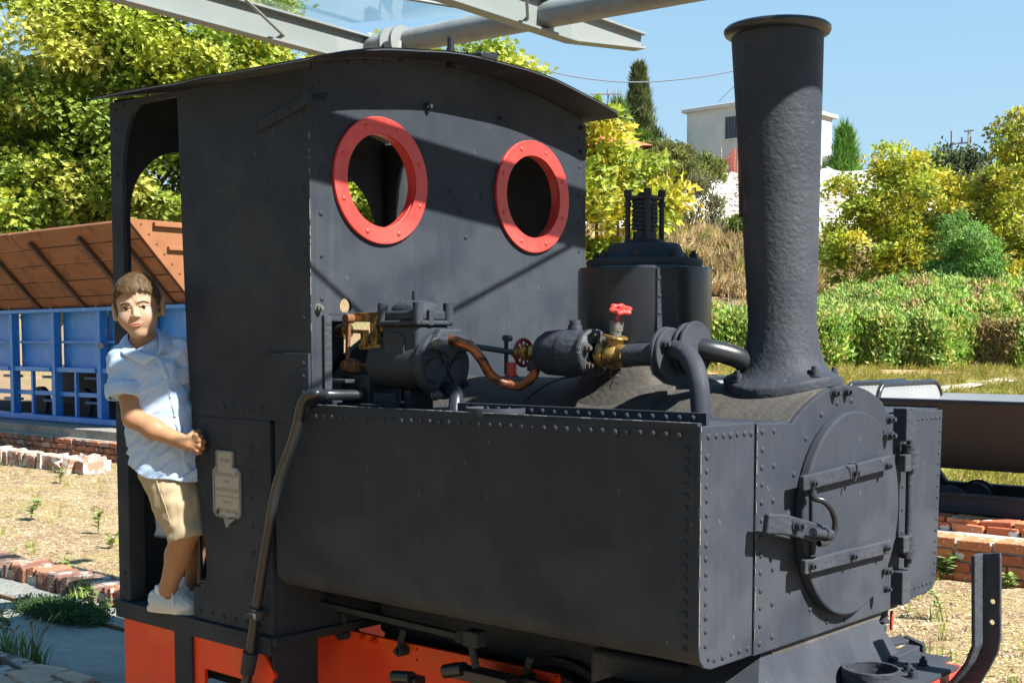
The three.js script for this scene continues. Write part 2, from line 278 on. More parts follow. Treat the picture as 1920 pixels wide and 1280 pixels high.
rivets(front, [...row([XC, 2.32, 0.578], [XC, 1.66, 0.578], 6), ...row([XC, 2.30, -0.695], [XC, 1.45, -0.695], 9), [-1.425, 2.037, 0.014], [-1.425, 2.033, -0.145], [-1.425, 1.889, -0.067], ...row([XC, 2.385, 0.54], [XC, 2.455, 0.16], 6)], '+x', 'm', M.plate);
bolt(front, [-1.425, 2.31, 0.119], '+x', 0.95); bolt(front, [-1.425, 2.318, -0.243], '+x', 0.6); bolt(front, [-1.425, 1.632, 0.594], '+x', 0.9, M.steel); bolt(front, [-1.425, 2.341, -0.698], '+x', 0.6); bolt(front, [-1.425, 2.251, -0.699], '+x', 0.6);
part('cab_front_lower', plateX([[0.606, 0.575], [0.606, 1.30], [-0.719, 1.30], [-0.719, 0.575]], -1.642, 0.010), M.tank, loco);
part('cab_step_plate', [plateY([[-1.642, 0.604], [-1.42, 0.604], [-1.42, -0.717], [-1.642, -0.717]], 1.30, 0.008)], M.tank, loco);
part('backhead', [cyl([-1.69, 1.10, ZC], [-1.66, 1.10, ZC], 0.50, 0.50, 40), box(0.02, 0.33, 0.34, -1.70, 1.45, 0.43, 0.004)], M.dark, loco);
for (const c of [P1, P2]) {
  const g = plateX(ring(...c, 0.203, 56), XC, 0.013, [ring(...c, 0.152, 56)], 0.003);
  const lip = plateX(ring(...c, 0.158, 48), XC - 0.03, 0.03, [ring(...c, 0.150, 48)], 0);
  const pr = part('porthole_ring', [g, lip], M.red, loco);
  rivets(pr, [0, 1, 2, 3, 4, 5, 6, 7].map(i => { const a = i * Math.PI / 4 + 0.39; return [XC + 0.013, c[1] + 0.178 * Math.sin(a), c[0] + 0.178 * Math.cos(a)]; }), '+x', 'm', M.red);
}
// open back of the cab: low sheet, corner posts with curved gussets, a band under the roof
const backHole = (() => { const h = [], zl = 0.555, zr = -0.665, top = 2.25; h.push([zl, 1.13], [zl, 2.0]); for (let i = 0; i <= 8; i++) { const a = i / 8 * Math.PI / 2; h.push([zl - 0.24 * (1 - Math.cos(a)), 2.0 + (top - 2.0) * Math.sin(a)]); } for (let i = 8; i >= 0; i--) { const a = i / 8 * Math.PI / 2; h.push([zr + 0.24 * (1 - Math.cos(a)), 2.0 + (top - 2.0) * Math.sin(a)]); } h.push([zr, 2.0], [zr, 1.13]); return h; })();
part('cab_back', plateX([[0.604, 0.575], ...roofArc(-0.02), [-0.718, 0.575]], -2.553, 0.012, [backHole]), M.black, loco);
part('roof', (() => {
  const g = new THREE.BufferGeometry(), pos = [], idx = [], nz = 40, nx = 24;
  const at = (i, j, lift) => { const z0 = 0.692 - i / nz * 1.444; let x = -2.605 + j / nx * 1.34; const corner = clamp((Math.abs(z0 - ZC) - 0.66) / 0.065, 0, 1); if (j === nx) x -= 0.045 * corner * corner; if (j === 0) x += 0.045 * corner * corner; return [x, roofY(z0, x) + lift + 0.0035 * noise3(x * 3, z0 * 3, 2), z0]; };
  for (const lift of [0.008, 0]) for (let j = 0; j <= nx; j++) for (let i = 0; i <= nz; i++) pos.push(...at(i, j, lift));
  const n = (nz + 1) * (nx + 1), id = (l, i, j) => l * n + j * (nz + 1) + i;
  for (let j = 0; j < nx; j++) for (let i = 0; i < nz; i++) { const a = id(0, i, j), b = id(0, i + 1, j), c = id(0, i + 1, j + 1), d = id(0, i, j + 1); idx.push(a, c, b, a, d, c); idx.push(a + n, b + n, c + n, a + n, c + n, d + n); }
  for (let i = 0; i < nz; i++) for (const j of [0, nx]) { const a = id(0, i, j), b = id(0, i + 1, j); idx.push(a, b, a + n, b, b + n, a + n); }
  for (let j = 0; j < nx; j++) for (const i of [0, nz]) { const a = id(0, i, j), b = id(0, i, j + 1); idx.push(a, b, a + n, b, b + n, a + n); }
  g.setAttribute('position', new THREE.Float32BufferAttribute(pos, 3)); g.setIndex(idx); g.computeVertexNormals(); return g;
})(), M.black, loco);
part('roof_vent', [cyl([-1.40, 2.45, 0.03], [-1.40, 2.512, 0.03], 0.017, 0.015), cyl([-1.40, 2.512, 0.03], [-1.40, 2.548, 0.03], 0.0125)], M.gloss, loco);
part('roof_bracket', [box(0.05, 0.022, 0.075, -1.285, 2.474, -0.01, 0.008), box(0.05, 0.03, 0.02, -1.285, 2.478, -0.045, 0.006)], M.gloss, loco);
const strap = part('corner_strap', [bar([-1.692, 2.206, 0.626], [-1.43, 2.262, 0.626], 0.034, 0.009), bar([-1.43, 2.262, 0.632], [-1.362, 2.266, 0.60], 0.032, 0.008), cyl([-1.418, 2.244, 0.628], [-1.418, 2.286, 0.628], 0.017)], M.black, loco);
rivets(strap, [[-1.675, 2.208, 0.631], [-1.585, 2.227, 0.631], [-1.51, 2.243, 0.631]], '+z', 's', M.black);
part('handrail', [cyl([-2.074, 0.69, 0.598], [-2.074, 1.17, 0.598], 0.0105), cyl([-2.074, 0.70, 0.598], [-1.99, 0.70, 0.605], 0.008), cyl([-2.074, 1.16, 0.598], [-2.03, 1.16, 0.605], 0.008)], M.gloss, loco);

// maker's plate
{
  const c = document.createElement('canvas'); c.width = 360; c.height = 640; const x = c.getContext('2d');
  x.fillStyle = '#a09e98'; x.fillRect(0, 0, 360, 640);
  for (let i = 0; i < 2600; i++) { x.fillStyle = `rgba(${rnd() > 0.5 ? '60,52,40' : '175,172,165'},${0.05 + 0.1 * rnd()})`; x.fillRect(rnd() * 360, rnd() * 640, 3 + rnd() * 26, 1 + rnd() * 4); }
  x.fillStyle = '#655f54'; x.textAlign = 'center';
  const t = (s, y, f, w, c = 180) => { x.font = `bold ${f}px sans-serif`; x.fillText(s, c, y, w); };
  t('N°509', 100, 50, 128, 163); t('DECAUVILLE', 215, 46, 270); t('AINE', 265, 34, 130); t('CONSTRUCTEUR', 340, 44, 300); t('A PETIT-BOURG  SEINE ET OISE', 386, 20, 290); t('FRANCE', 436, 30, 190); t('PETIT-BOURG', 515, 46, 260);
  const map = new THREE.CanvasTexture(c); map.colorSpace = THREE.SRGBColorSpace;
  const W = 0.154, H = 0.258, cx = -1.862, cy = 1.037;
  const body = [[-0.045, 0.129], [0.028, 0.129], [0.032, 0.125], [0.032, 0.076], [0.052, 0.074], [0.066, 0.060], [0.066, -0.078], [0.052, -0.094], [0.016, -0.097], [0.008, -0.104], [0.004, -0.127], [-0.004, -0.127], [-0.008, -0.104], [-0.016, -0.097], [-0.052, -0.094], [-0.066, -0.078], [-0.066, 0.060], [-0.052, 0.074], [-0.049, 0.076], [-0.049, 0.125]].map(q => [q[0] * 1.13, q[1]]);
  const g = ext(shapeOf(body), 0.006, 0.0015), p = g.attributes.position, uv = g.attributes.uv;
  for (let i = 0; i < p.count; i++) uv.setXY(i, p.getX(i) / W + 0.5, p.getY(i) / H + 0.5);
  const pl = part('maker_plate', g.translate(cx, cy, 0.626), std({ map, roughness: 0.5, metalness: 0.25 }), loco, 'grey metal maker\'s plate with cast lettering', true);
  part('rim', ext(shapeOf(body.map(q => [q[0] * 1.0, q[1]]), [body.map(q => [q[0] * 0.91, q[1] > 0 ? q[1] - 0.005 : q[1] * 0.95]).slice().reverse()]), 0.004, 0.001).translate(cx, cy, 0.6315), M.zinc, pl);
  for (const q of [[-0.053, 0.054], [0.054, 0.054], [0.054, -0.078]]) shared('screw', RIVET.m, M.zinc, pl, [cx + q[0], cy + q[1], 0.632], RQ['+z']);
  shared('screw', RIVET.m, M.rust, pl, [cx - 0.051, cy - 0.078, 0.632], RQ['+z'], 1.1);
}

// ---- side tanks
{
  // the sheet is wrapped round the lower edge and round the rear corner
  const nx = 40, prof = []; const r = 0.062, y0 = 0.74, y1 = 1.325;
  for (let i = 0; i <= 6; i++) { const t = -Math.PI / 2 + i / 6 * Math.PI / 2; prof.push([-r + r * Math.cos(t), y0 + r + r * Math.sin(t)]); }
  for (let i = 1; i <= 10; i++) prof.push([0, y0 + r + (y1 - y0 - r) * i / 10]);
  prof.unshift([-0.3, y0]);
  const side = (zOut, s) => {
    const pos = [], idx = [];
    for (let j = 0; j <= nx + 6; j++) for (const [dz, y] of prof) {
      let x, z = zOut + s * dz;
      if (j <= 6) { const t = j / 6 * Math.PI / 2; const k = 0.032; x = -1.628 + k * (1 - Math.sin(t)) * 0 + k * (1 - Math.cos(t)) * 0; x = -1.628 + k * Math.sin(t) * 1; z -= s * k * (1 - Math.sin(t)) * (dz > -0.1 ? 1 : 0); x = -1.628 + k * (1 - Math.cos(t)); }
      else x = -1.596 + (j - 6) / nx * 1.592;
      pos.push(x, y, z + (0.0028 * noise3(x * 2.4, y * 3.0, zOut * 9) + 0.0010 * noise3(x * 7, y * 8, zOut * 5)) * (j > 6 ? 1 : 0));
    }
    const w = prof.length; for (let j = 0; j < nx + 6; j++) for (let i = 0; i < w - 1; i++) { const a = j * w + i, b = a + 1, c = a + w + 1, d = a + w; s > 0 ? idx.push(a, d, c, a, c, b) : idx.push(a, c, d, a, b, c); }
    const g = new THREE.BufferGeometry(); g.setAttribute('position', new THREE.Float32BufferAttribute(pos, 3)); g.setIndex(idx); g.computeVertexNormals(); return g;
  };
  const near = part('side_tank', [side(0.626, 1), box(1.60, 0.56, 0.02, -0.82, 1.03, 0.33, 0), box(0.012, 0.58, 0.25, -1.612, 1.03, 0.46, 0), plateY([[-1.60, 0.624], [-0.004, 0.624], [-0.004, 0.19], [-1.60, 0.19]], 1.312, 0.008)], M.tank, loco);
  rivets(near, [...row([-1.40, 1.298, 0.627], [-0.055, 1.304, 0.627], 36), ...row([-0.034, 1.27, 0.627], [-0.034, 0.79, 0.627], 18)], '+z', 'm', M.plate);
  part('side_tank', [side(-0.728, -1), box(0.012, 0.58, 0.25, -1.612, 1.03, -0.56, 0), plateY([[-1.60, -0.726], [-0.004, -0.726], [-0.004, -0.36], [-1.60, -0.36]], 1.312, 0.008)], M.tank, loco, 'far water tank of the locomotive');
  part('tank_rim', plateZ([[-1.40, 1.318], [-1.40, 1.334], [-0.004, 1.334], [-0.004, 1.318]], 0.606, 0.020, [], 0.001), M.black, loco);
  const inner = part('rivet_strip', plateZ([[-0.90, 1.318], [-0.90, 1.352], [-0.05, 1.352], [-0.05, 1.318]], 0.505, 0.012, [], 0.001), M.black, loco);
  rivets(inner, row([-0.86, 1.337, 0.517], [-0.09, 1.337, 0.517], 20), '+z', 'm', M.plate);
  part('filler_tray', lathe([[0.085, 1.318], [0.088, 1.345], [0.08, 1.345], [0.078, 1.325], [0, 1.325]], 28).translate(-0.72, 0, 0.545), M.black, loco);
}
// ---- front plates
const pn = part('tank_front', plateX([[0.387, 0.737], [0.387, 1.326], [0.630, 1.327], [0.629, 0.80], [0.622, 0.765], [0.605, 0.746], [0.575, 0.737]], -0.004, 0.012, [], 0.003), M.plate, loco);
rivets(pn, [...row([0.008, 1.302, 0.595], [0.008, 1.300, 0.405], 7), ...row([0.008, 1.255, 0.603], [0.008, 0.80, 0.600], 14), [0.008, 0.768, 0.585], ...row([0.008, 0.760, 0.560], [0.008, 0.760, 0.41], 5)], '+x', 'm', M.plate);
const arch = []; for (let i = 0; i <= 16; i++) { const t = 0.62 - i / 16 * 1.09; arch.push([-0.085 + 0.5 * Math.sin(t), 0.907 + 0.5 * Math.cos(t)]); }
const sb = part('smokebox_front', plateX([[0.382, 0.735], [0.382, 1.322], [0.235, 1.318], ...arch, [-0.35, 1.31], [-0.437, 1.322], [-0.437, 0.733]], -0.004, 0.015, [], 0.003), M.plate, loco);
rivets(sb, [...row([0.011, 1.302, 0.356], [0.011, 0.765, 0.356], 13), ...row([0.011, 1.30, 0.300], [0.011, 0.77, 0.296], 7)], '+x', 'm', M.plate);
rivets(sb, [0.15, 0.42, 0.72, 1.05, 1.4, 1.75, 2.1, 2.75, 3.1, 3.45].map(t => [0.011, 1.057 + 0.308 * Math.cos(t - 0.25), -0.085 + 0.308 * Math.sin(t - 0.25)]), '+x', 'm', M.plate);
bolt(sb, [0.011, 1.389, -0.009], '+x', 1.0); bolt(sb, [0.011, 1.39, -0.079], '+x', 1.0);
const pf = part('tank_front', plateX([[-0.445, 0.735], [-0.445, 1.322], [-0.742, 1.314], [-0.730, 1.0], [-0.722, 0.80], [-0.712, 0.765], [-0.69, 0.75]], -0.005, 0.012, [], 0.003), M.plate, loco, 'far front plate with rivets along its edges');
rivets(pf, [...row([0.007, 1.30, -0.46], [0.007, 0.755, -0.465], 9), ...row([0.007, 1.285, -0.50], [0.007, 0.775, -0.505], 14), ...row([0.007, 1.292, -0.53], [0.007, 1.292, -0.725], 7), ...row([0.007, 1.25, -0.722], [0.007, 0.80, -0.703], 14), ...row([0.007, 0.775, -0.535], [0.007, 0.775, -0.68], 6)], '+x', 's', M.plate);
const door = part('smokebox_door', plateX(ring(-0.085, 1.055, 0.282, 72), 0.012, 0.030, [], 0.006), M.plate, loco);
const slab = (px, h, x0, x1) => new ConvexGeometry([...px.map(p => V(x0, p[0], p[1] )), ...px.map(p => V(x1, p[0], p[1]))]);
{
  const s1 = part('hinge_strap', [bar([0.058, 1.165, 0.24], [0.058, 1.185, -0.262], 0.018, 0.040, 0.005)], M.cast, door);
  const s2 = part('hinge_strap', [bar([0.058, 0.947, 0.225], [0.058, 0.943, -0.274], 0.018, 0.040, 0.005)], M.cast, door);
  for (const p of [[0.067, 1.164, 0.201], [0.067, 1.173, -0.031], [0.067, 1.179, -0.227], [0.067, 0.949, 0.202], [0.067, 0.946, -0.027], [0.067, 0.945, -0.227]]) bolt(door, p, '+x', 0.78);
  part('split_pin', tube([[0.075, 1.202, 0.014], [0.085, 1.202, -0.003], [0.085, 1.177, -0.013], [0.08, 1.152, -0.009]], 0.003, 14, 6), M.black, door);
  const l = part('latch_bar', [bar([0.062, 1.081, 0.421], [0.066, 1.07, 0.329], 0.020, 0.052, 0.007), bar([0.066, 1.071, 0.34], [0.066, 1.019, 0.123], 0.018, 0.050, 0.006)], M.cast, door);
  bolt(l, [0.076, 1.066, 0.299], '+x', 1.15); bolt(l, [0.076, 1.032, 0.174], '+x', 1.1);
  part('latch_screw', [cyl([0.1, 1.044, 0.252], [0.1, 1.028, 0.165], 0.012), hex([0.1, 1.035, 0.196], [0.1, 1.029, 0.165], 0.017)], M.cast, l);
  part('door_handle', tube([[0.062, 1.138, 0.183], [0.08, 1.127, 0.213], [0.1, 1.119, 0.199], [0.11, 1.096, 0.175], [0.11, 1.059, 0.153], [0.105, 1.027, 0.157], [0.1, 1.011, 0.181], [0.095, 1.01, 0.211]], 0.0085, 48, 12), M.gloss, door);
  part('rod', cyl([0.049, 1.142, 0.167], [0.049, 0.97, 0.159], 0.005), M.black, door);
  part('hinge_bracket', [box(0.045, 0.098, 0.062, 0.030, 1.285, -0.417, 0.004)], M.cast, loco); part('hinge_bracket', [box(0.040, 0.10, 0.058, 0.028, 0.80, -0.420, 0.004)], M.cast, loco);
  for (const p of [[0.053, 1.307, -0.261], [0.053, 1.261, -0.266]]) bolt(loco, p, '+x', 0.95);
  for (const p of [[0.05, 0.87, -0.273], [0.05, 0.819, -0.269]]) bolt(loco, p, '+x', 0.8);
  part('hinge_pin', [cyl([0.045, 0.86, -0.428], [0.045, 1.24, -0.428], 0.011), cyl([0.045, 1.225, -0.428], [0.045, 1.154, -0.428], 0.026), cyl([0.045, 0.955, -0.428], [0.045, 0.889, -0.428], 0.026), box(0.024, 0.05, 0.06, 0.047, 1.173, -0.40, 0.004), box(0.024, 0.05, 0.06, 0.047, 0.933, -0.40, 0.004)], M.cast, loco);
}
// paint worn off along the sheet edges
{
  const worn = (a, b, n) => { const g = []; for (let i = 0; i < n; i++) { const t = rnd(), l = rr(0.004, 0.030), p = a.map((x, k) => x + (b[k] - x) * t), q = a.map((x, k) => x + (b[k] - x) * Math.min(1, t + l / dist(a, b))); if (dist(p, q) > 0.002) g.push(cyl(p, q, rr(0.0007, 0.0014), rr(0.0006, 0.0012), 5)); } return g; };
  part('worn_edge', worn([0.0085, 0.80, 0.6285], [0.0085, 1.325, 0.6285], 34), M.zinc, pn).userData.kind = 'stuff';
  part('worn_edge', worn([0.0115, 0.74, 0.3815], [0.0115, 1.32, 0.3815], 22), M.zinc, sb).userData.kind = 'stuff';
  part('worn_edge', worn([-1.4245, 1.50, 0.6225], [-1.4245, 2.34, 0.6225], 26), M.zinc, up1).userData.kind = 'stuff';
  part('worn_edge', worn([-0.004, 1.334, 0.627], [-1.40, 1.334, 0.627], 40), M.zinc, loco).userData.kind = 'stuff';
}
// ---- boiler, dome, chimney
const RB = 0.422, YB = 0.990;
const barrel = part('boiler', [cyl([-1.42, YB, ZC], [-0.46, YB, ZC], RB, RB, 64), cyl([-0.47, YB, ZC], [-0.006, YB, ZC], RB - 0.006, RB - 0.006, 64)], M.sooty, loco);
part('boiler_band', cyl([-0.96, YB, ZC], [-0.93, YB, ZC], RB + 0.004, RB + 0.004, 64), M.sooty, barrel);
part('boiler_band', [cyl([-0.49, YB, ZC], [-0.45, YB, ZC], RB + 0.005, RB + 0.005, 64)], M.sooty, barrel);
const sag = (g, y0, y1) => bulge(g, v => { const w = 1 - smooth(y0, y1, v.y); v.y -= w * (RB - Math.sqrt(Math.max(0.01, RB * RB - v.z * v.z))); });
{
  const y0 = 1.412, pr = [[0.166, y0 - 0.006], [0.168, y0 + 0.016], [0.160, y0 + 0.022], [0.146, y0 + 0.027], [0.130, y0 + 0.038], [0.116, y0 + 0.058], [0.106, y0 + 0.088], [0.099, y0 + 0.13], [0.095, y0 + 0.175]];
  for (let i = 1; i <= 14; i++) pr.push([0.095 + 0.0325 * i / 14, y0 + 0.175 + i / 14 * 0.795]);
  const lg = lathe(pr, 64), lu = lg.attributes.uv; for (let i = 0; i < lu.count; i++) lu.setXY(i, lu.getX(i) * 0.72, lg.attributes.position.getY(i));
  const g = sag(lg, y0 + 0.02, y0 + 0.13);
  const ch = part('chimney', bulge(g, v => { v.x += -0.036 * (v.y - 1.42); }).translate(-0.165, 0, ZC), M.chimney, loco, undefined, true);
  const top = y0 + 0.97, xt = -0.165 - 0.036 * (top - 1.42);
  part('chimney_rim', lathe([[0.126, top - 0.008], [0.134, top - 0.006], [0.144, top + 0.0], [0.148, top + 0.008], [0.1475, top + 0.015], [0.142, top + 0.020], [0.128, top + 0.020], [0.121, top + 0.012], [0.112, top - 0.10], [0.10, top - 0.5]], 56).translate(xt, 0, ZC), M.gloss, ch);
  for (const a of [1.15, 2.3, 3.4, 4.5, 5.75]) { const x = -0.165 + 0.142 * Math.sin(a), z = 0.142 * Math.cos(a); bolt(ch, [x, y0 + 0.024 - (RB - Math.sqrt(RB * RB - z * z)), z + ZC], toward([0, 1, z * 1.6]), 1.15); }
}
{
  const dx = -0.650, pr = [[0.200, 1.515], [0.2045, 1.53], [0.2055, 1.62], [0.2045, 1.742], [0.200, 1.750], [0.178, 1.752]];
  const d = part('steam_dome', bulge(lathe(pr, 72), v => { if (v.y < 1.53) v.y += 0.012 * noise3(v.x * 14, v.z * 14, 1); const k = 1 + 0.012 * noise3(v.x * 5, v.y * 4, v.z * 5); v.x *= k; v.z *= k; }).translate(dx, 0, ZC), M.gloss, loco);
  const nk = part('dome_neck', sag(lathe([[0.235, 1.402], [0.236, 1.414], [0.205, 1.424], [0.182, 1.445], [0.174, 1.48], [0.172, 1.56]], 60), 1.41, 1.50).translate(dx, 0, ZC), M.sooty, d);
  part('cladding_strap', [plateZ([[-0.03, 1.53], [-0.03, 1.742], [0.03, 1.742], [0.03, 1.53]], 0.2035, 0.004).applyMatrix4(new THREE.Matrix4().makeRotationY(0.95)).translate(dx, 0, ZC)], M.black, d);
  for (const y of [1.56, 1.61, 1.66, 1.71]) for (const a of [0.84, 1.06]) shared('rivet', RIVET.s, M.black, d, [dx + 0.2075 * Math.sin(a), y, ZC + 0.2075 * Math.cos(a)], toward([Math.sin(a), 0, Math.cos(a)]));
  const cap = part('dome_cap', lathe([[0.176, 1.748], [0.178, 1.770], [0.174, 1.776], [0.124, 1.778], [0.118, 1.800], [0.110, 1.818], [0.104, 1.824], [0.0, 1.826]], 56).translate(dx, 0, ZC), M.black, d);
  for (let i = 0; i < 8; i++) { const a = i * Math.PI / 4 + 0.45; bolt(cap, [dx + 0.150 * Math.sin(a), 1.777, ZC + 0.150 * Math.cos(a)], '+y', 1.0); }
  const sv = part('safety_valve', [cyl([dx, 1.826, ZC], [dx, 1.836, ZC], 0.062), cyl([dx, 1.836, ZC], [dx, 1.862, ZC], 0.036), box(0.088, 0.011, 0.088, dx, 1.963, ZC, 0.003), cyl([dx, 1.95, ZC], [dx, 1.96, ZC], 0.036), cyl([dx, 1.84, ZC], [dx, 1.97, ZC], 0.012)], M.dark, loco);
  const coil = []; for (let i = 0; i <= 130; i++) { const t = i / 130; coil.push([dx + 0.033 * Math.cos(t * 13 * Math.PI), 1.868 + 0.086 * t, ZC + 0.033 * Math.sin(t * 13 * Math.PI)]); }
  part('spring', tube(coil, 0.0072, 240, 9), M.dark, sv);
  for (const [sx, sz] of [[1, 1], [1, -1], [-1, 1], [-1, -1]]) { const x = dx + sx * 0.037, z = ZC + sz * 0.037; part('spring_rod', [cyl([x, 1.826, z], [x, 1.985, z], 0.0080), hex([x, 1.967, z], [x, 1.988, z], 0.0125), hex([x, 1.938, z], [x, 1.952, z], 0.0115)], M.dark, sv); }
}
// ---- air pump on the tank
{
  const zc = 0.42, yc = 1.462, xf = -1.040;
  const pump = part('air_pump', [cyl([-1.31, yc, zc], [xf - 0.03, yc, zc], 0.080, 0.083, 36), cyl([-1.345, yc - 0.005, zc], [-1.31, yc, zc], 0.050, 0.074, 28),
    box(0.165, 0.165, 0.140, -1.172, 1.500, zc, 0.018), box(0.182, 0.016, 0.158, -1.172, 1.584, zc, 0.007)], M.black, loco);
  part('pump_cover', [box(0.160, 0.032, 0.136, -1.172, 1.606, zc, 0.010), bulge(new THREE.SphereGeometry(1, 28, 14, 0, 2 * Math.PI, 0, Math.PI / 2), v => { const e = v.x, f = v.z; v.set(0.074 * Math.sign(e) * Math.pow(Math.abs(e), 0.7), 0.036 * v.y, 0.062 * Math.sign(f) * Math.pow(Math.abs(f), 0.7)); }).translate(-1.172, 1.618, zc), cyl([-1.172, 1.65, zc], [-1.172, 1.682, zc], 0.011, 0.010), box(0.012, 0.05, 0.02, -1.086, 1.60, zc + 0.02, 0.004)], M.black, pump);
  for (const [sx, sz] of [[1, 1], [1, -1], [-1, 1], [-1, -1]]) part('cover_bolt', [cyl([-1.172 + sx * 0.078, 1.585, zc + sz * 0.064], [-1.172 + sx * 0.078, 1.628, zc + sz * 0.064], 0.0155), hex([-1.172 + sx * 0.078, 1.628, zc + sz * 0.064], [-1.172 + sx * 0.078, 1.645, zc + sz * 0.064], 0.0165)], M.black, pump);
  const archp = [[-1.235, 1.43], [-1.235, 1.53]]; for (let i = 0; i <= 8; i++) { const a = Math.PI - i / 8 * Math.PI; archp.push([-1.190 + 0.045 * Math.cos(a), 1.53 + 0.028 * Math.sin(a)]); } archp.push([-1.145, 1.43]);
  part('relief', plateZ(archp, zc + 0.068, 0.008, [], 0.003), M.black, pump);
  const fl = part('pump_flange', [plateX(ring(zc, yc - 0.003, 0.1055, 44), xf - 0.032, 0.030, [], 0.005)], M.black, pump);
  part('flange_boss', [plateX([[zc + 0.085, yc + 0.045], [zc + 0.045, yc + 0.103], [zc - 0.045, yc + 0.103], [zc - 0.088, yc + 0.035], [zc - 0.03, yc + 0.035], [zc, yc + 0.018], [zc + 0.03, yc + 0.035]], xf - 0.004, 0.028, [], 0.006),
    plateX(ring(zc + 0.050, yc - 0.020, 0.036, 28), xf - 0.003, 0.010, [], 0.003), plateX(ring(zc - 0.050, yc - 0.020, 0.036, 28), xf - 0.003, 0.010, [], 0.003), bar([xf + 0.002, yc + 0.03, zc + 0.02], [xf + 0.002, yc - 0.085, zc - 0.055], 0.012, 0.018), bar([xf + 0.002, yc + 0.03, zc - 0.02], [xf + 0.002, yc - 0.085, zc + 0.055], 0.012, 0.018)], M.cast, fl);
  for (const [dz, dy, s, m] of [[0.068, 0.062, 1.0, M.steel], [-0.066, 0.060, 1.0, M.black], [0, -0.008, 0.95, M.black], [0.066, -0.070, 0.9, M.black], [-0.07, -0.064, 0.95, M.black], [0.050, -0.093, 1.1, M.steel], [-0.048, -0.096, 1.0, M.steel], [0.088, 0.02, 0.8, M.black]]) bolt(fl, [xf + (Math.abs(dy) > 0.05 && dy > 0 ? 0.022 : 0.002), yc + dy, zc + dz], '+x', s, m);
  part('outlet_pipe', tube([[xf - 0.01, yc - 0.075, zc], [xf + 0.035, yc - 0.078, zc + 0.012], [xf + 0.085, yc - 0.095, zc + 0.045], [xf + 0.105, yc - 0.145, zc + 0.07], [xf + 0.108, yc - 0.20, zc + 0.075]], 0.021, 30, 16), M.gloss, pump);
  part('pump_stand', [box(0.13, 0.10, 0.14, -1.375, 1.37, zc, 0.006), box(0.20, 0.012, 0.19, -1.335, 1.330, zc, 0.003), box(0.10, 0.05, 0.02, -1.23, 1.345, zc + 0.07, 0.003), box(0.03, 0.06, 0.10, -1.16, 1.35, zc, 0.004)], M.dark, pump);
  // bronze valve rods between the pump and the cab
  part('piston_rod', cyl([-1.425, 1.450, zc + 0.02], [-1.33, 1.450, zc + 0.02], 0.0075), M.brass, pump);
  part('gland', [cyl([-1.405, 1.450, zc + 0.06], [-1.38, 1.450, zc + 0.06], 0.024), hex([-1.43, 1.450, zc + 0.06], [-1.405, 1.450, zc + 0.06], 0.022), cyl([-1.36, 1.45, zc + 0.02], [-1.345, 1.45, zc + 0.02], 0.024)], M.brass, pump);
  part('rocking_lever', [bar([-1.395, 1.600, zc + 0.075], [-1.405, 1.455, zc + 0.075], 0.014, 0.012), cyl([-1.395, 1.600, zc + 0.06], [-1.395, 1.600, zc + 0.09], 0.015), cyl([-1.405, 1.455, zc + 0.055], [-1.405, 1.455, zc + 0.092], 0.014), box(0.03, 0.035, 0.03, -1.375, 1.450, zc + 0.07, 0.004)], M.rust, pump);
  part('lever_bracket', [bar([-1.395, 1.605, zc + 0.05], [-1.265, 1.607, zc + 0.05], 0.026, 0.020), box(0.03, 0.085, 0.022, -1.300, 1.560, zc + 0.05, 0.004), box(0.10, 0.018, 0.03, -1.315, 1.512, zc + 0.05, 0.004), box(0.02, 0.05, 0.02, -1.345, 1.535, zc + 0.055, 0.004)], M.brass, pump);
  part('valve_rod', [cyl([-1.45, 1.562, zc + 0.055], [-1.33, 1.558, zc + 0.055], 0.006), cyl([-1.44, 1.562, zc + 0.055], [-1.425, 1.562, zc + 0.055], 0.026), cyl([-1.47, 1.562, zc + 0.055], [-1.45, 1.562, zc + 0.055], 0.020), cyl([-1.27, 1.60, zc + 0.05], [-1.255, 1.56, zc + 0.05], 0.015)], M.brass, pump);
  part('steam_chest_frame', [box(0.014, 0.30, 0.03, -1.418, 1.46, 0.565, 0.003), box(0.012, 0.03, 0.36, -1.432, 1.606, 0.36, 0.003), box(0.10, 0.012, 0.26, -1.40, 1.405, 0.42, 0.003)], M.dark, loco);
}
